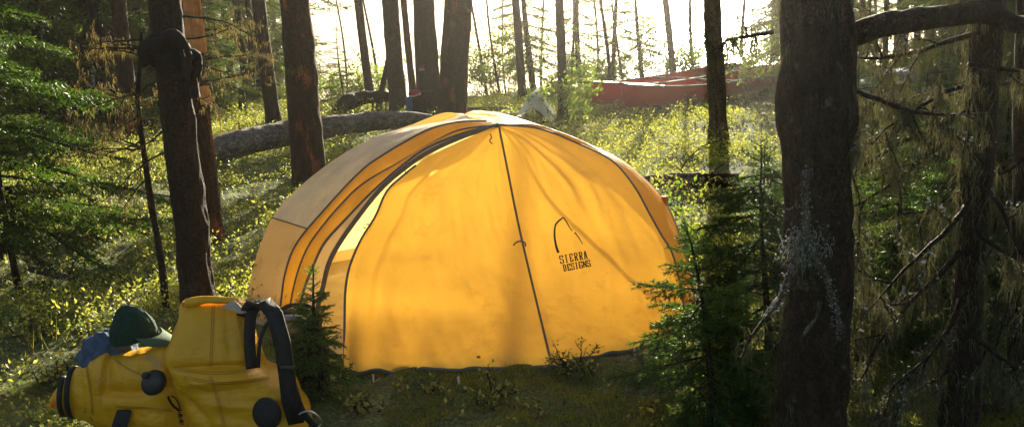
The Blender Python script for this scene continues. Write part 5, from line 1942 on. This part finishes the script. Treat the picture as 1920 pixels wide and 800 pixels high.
# moss in the shaded foreground
C = scatter(175000, 3.3, 6.2, lambda y: .55 * y + .3, rg_, 1.6, lambda x, y: np.where(x > -1.4, 1, .35) * np.clip(.65 + .9 * fbm(np.stack([x * 5, y * 5, 0 * x], 1), 2, 9), .1, 1))
n = len(C)
d = rg_.normal(size=(n, 3)) * .55; d[:, 2] = .7
d /= np.linalg.norm(d, axis=1)[:, None]
s_ = np.cross(d, rg_.normal(size=(n, 3))); s_ /= np.linalg.norm(s_, axis=1)[:, None]
l_ = (.014 + .030 * rg_.random(n) ** 2)[:, None]
lt = scatter(1500, 3.3, 6.0, lambda y: .55 * y + .3, rg_, 1.5)
mo = Geo(); leaves(lt + A3(0, 0, .012), .016 + .022 * rg_.random(len(lt)), rg_, mo, mat=1, up_bias=.1, aspect=.5)
nl_ = scatter(5000, 3.3, 6.0, lambda y: .55 * y + .3, rg_, 1.5)
dn = rg_.normal(size=(len(nl_), 3)); dn[:, 2] *= .15; dn /= np.linalg.norm(dn, axis=1)[:, None]
sn = np.cross(dn, A3(0, 0, 1)) * .0016
mo.add(np.stack([nl_ - sn + A3(0, 0, .014), nl_ + sn + A3(0, 0, .014), nl_ + dn * .05 + A3(0, 0, .02)], 1).reshape(-1, 3), np.arange(3 * len(nl_)).reshape(-1, 3), mat=1)
V = np.stack([C - s_ * .0022 - A3(0, 0, .003), C + s_ * .0022 - A3(0, 0, .003), C + d * l_], 1).reshape(-1, 3)
o = mo.add(V, np.arange(3 * n).reshape(-1, 3)).build('moss', [M['moss_blade'], M['litter']], smooth=False)
tag(o, 'thick olive moss in the shade in front of the tent', 'moss', kind='stuff')
for i, (x, y, h) in enumerate([(-.75, 7.15, .34), (-.25, 7.2, .42), (.15, 7.25, .30), (.55, 7.1, .40), (.95, 6.6, .34), (1.2, 6.2, .30)]):
    shrub('one of the low leafy bushes close behind the back of the yellow tent', (x, y, g1(x, y)), h, .25, 7, 260, .04, 800 + i, 'leaf', 'low_bush', 'low bushes behind the tent')
# little leafy plants one can pick out
for i, (px, py, h, lb_) in enumerate([(1083, 697, .19, 'bushy little plant growing against the hem of the tent front'), (930, 752, .12, 'small leafy plant in the moss below the middle of the tent'), (815, 738, .08, 'tiny grey green rosette in the moss, left of the middle of the tent front'),
                                       (985, 770, .07, 'low grey green sprig in the moss near the lower edge'), (1225, 790, .07, 'low pale sprig in the moss in front of the spruce sapling'),
                                       (690, 770, .10, 'ferny green plant in the moss beside the backpack'), (200, 715, .12, 'leafy sprig behind the slumped yellow bag'), (60, 640, .2, 'leafy plant in the shade left of the yellow bags'), (95, 715, .16, 'dark leafy plant by the lower left edge')]):
    shrub(lb_, gp(px, py), h, h * .6, 8, 60 if i else 220, .028 if i else .018, 700 + i, 'leaf_dark', 'small_plant')
# ------------------------------------------------------------------ haze added in place of lens bloom
hm_, hnt, hout = mat('bloom_haze')
pv = hnt.nodes.new('ShaderNodeVolumePrincipled')
pv.inputs['Color'].default_value = (1, .97, .9, 1)
pv.inputs['Density'].default_value = .0019
pv.inputs['Anisotropy'].default_value = .925
hnt.links.new(pv.outputs[0], hout.inputs['Volume'])
hb = Geo(); bx = np.array([[x, y, z] for z in (-4, 17) for y in (-80, 1080) for x in (-960, 960)], float)
hb.add(bx, np.array([[0, 2, 3, 1], [4, 5, 7, 6], [0, 1, 5, 4], [2, 6, 7, 3], [0, 4, 6, 2], [1, 3, 7, 5]]))
tag(hb.build('haze', hm_, smooth=False), 'thin bright haze added to stand in for lens bloom towards the sun', 'haze', kind='stuff')

# ------------------------------------------------------------------ world, sun, camera
w = bpy.data.worlds.new('World')
scene.world = w
w.use_nodes = True
nt = w.node_tree
for n in list(nt.nodes): nt.nodes.remove(n)
sky = nt.nodes.new('ShaderNodeTexSky')
sky.sky_type = 'NISHITA'
sky.sun_disc = False
sky.sun_elevation = SUN_EL
sky.sun_rotation = SUN_AZ
sky.air_density = 1.0
sky.dust_density = 4.0
sky.ozone_density = 0.3
bg = nt.nodes.new('ShaderNodeBackground')
bg.inputs[1].default_value = .047
wo = nt.nodes.new('ShaderNodeOutputWorld')
nt.links.new(sky.outputs[0], bg.inputs[0])
nt.links.new(bg.outputs[0], wo.inputs[0])
sd = bpy.data.lights.new('sun', 'SUN')
sd.energy = 5.0
sd.angle = rad(.5)
sd.color = (1.0, .90, .70)
so = bpy.data.objects.new('sun', sd)
COL.objects.link(so)
so.rotation_euler = Vector(SUN).to_track_quat('Z', 'Y').to_euler()
so.location = (4, 20, 30)

cd = bpy.data.cameras.new('camera')
cd.sensor_width = 36
cd.lens = 36 * FOC / 1920
cd.clip_start = .05
cd.clip_end = 5000
co = bpy.data.objects.new('camera', cd)
COL.objects.link(co)
R3 = np.stack([right, up, -fwd], 1)
Mx = Matrix([list(R3[i]) + [float(CAM[i])] for i in range(3)] + [[0, 0, 0, 1]])
co.matrix_world = Mx
scene.camera = co

scene.render.engine = 'CYCLES'
cy = scene.cycles
cy.max_bounces = 10
cy.diffuse_bounces = 4
cy.volume_bounces = 0
cy.glossy_bounces = 2
cy.transmission_bounces = 6
cy.transparent_max_bounces = 10
cy.caustics_reflective = False
cy.caustics_refractive = False
cy.sample_clamp_indirect = 4
cy.use_denoising = True
vs = scene.view_settings
vs.view_transform = 'Standard'
vs.look = 'None'
vs.exposure = 1.95
vs.gamma = 1
vs.use_curve_mapping = False
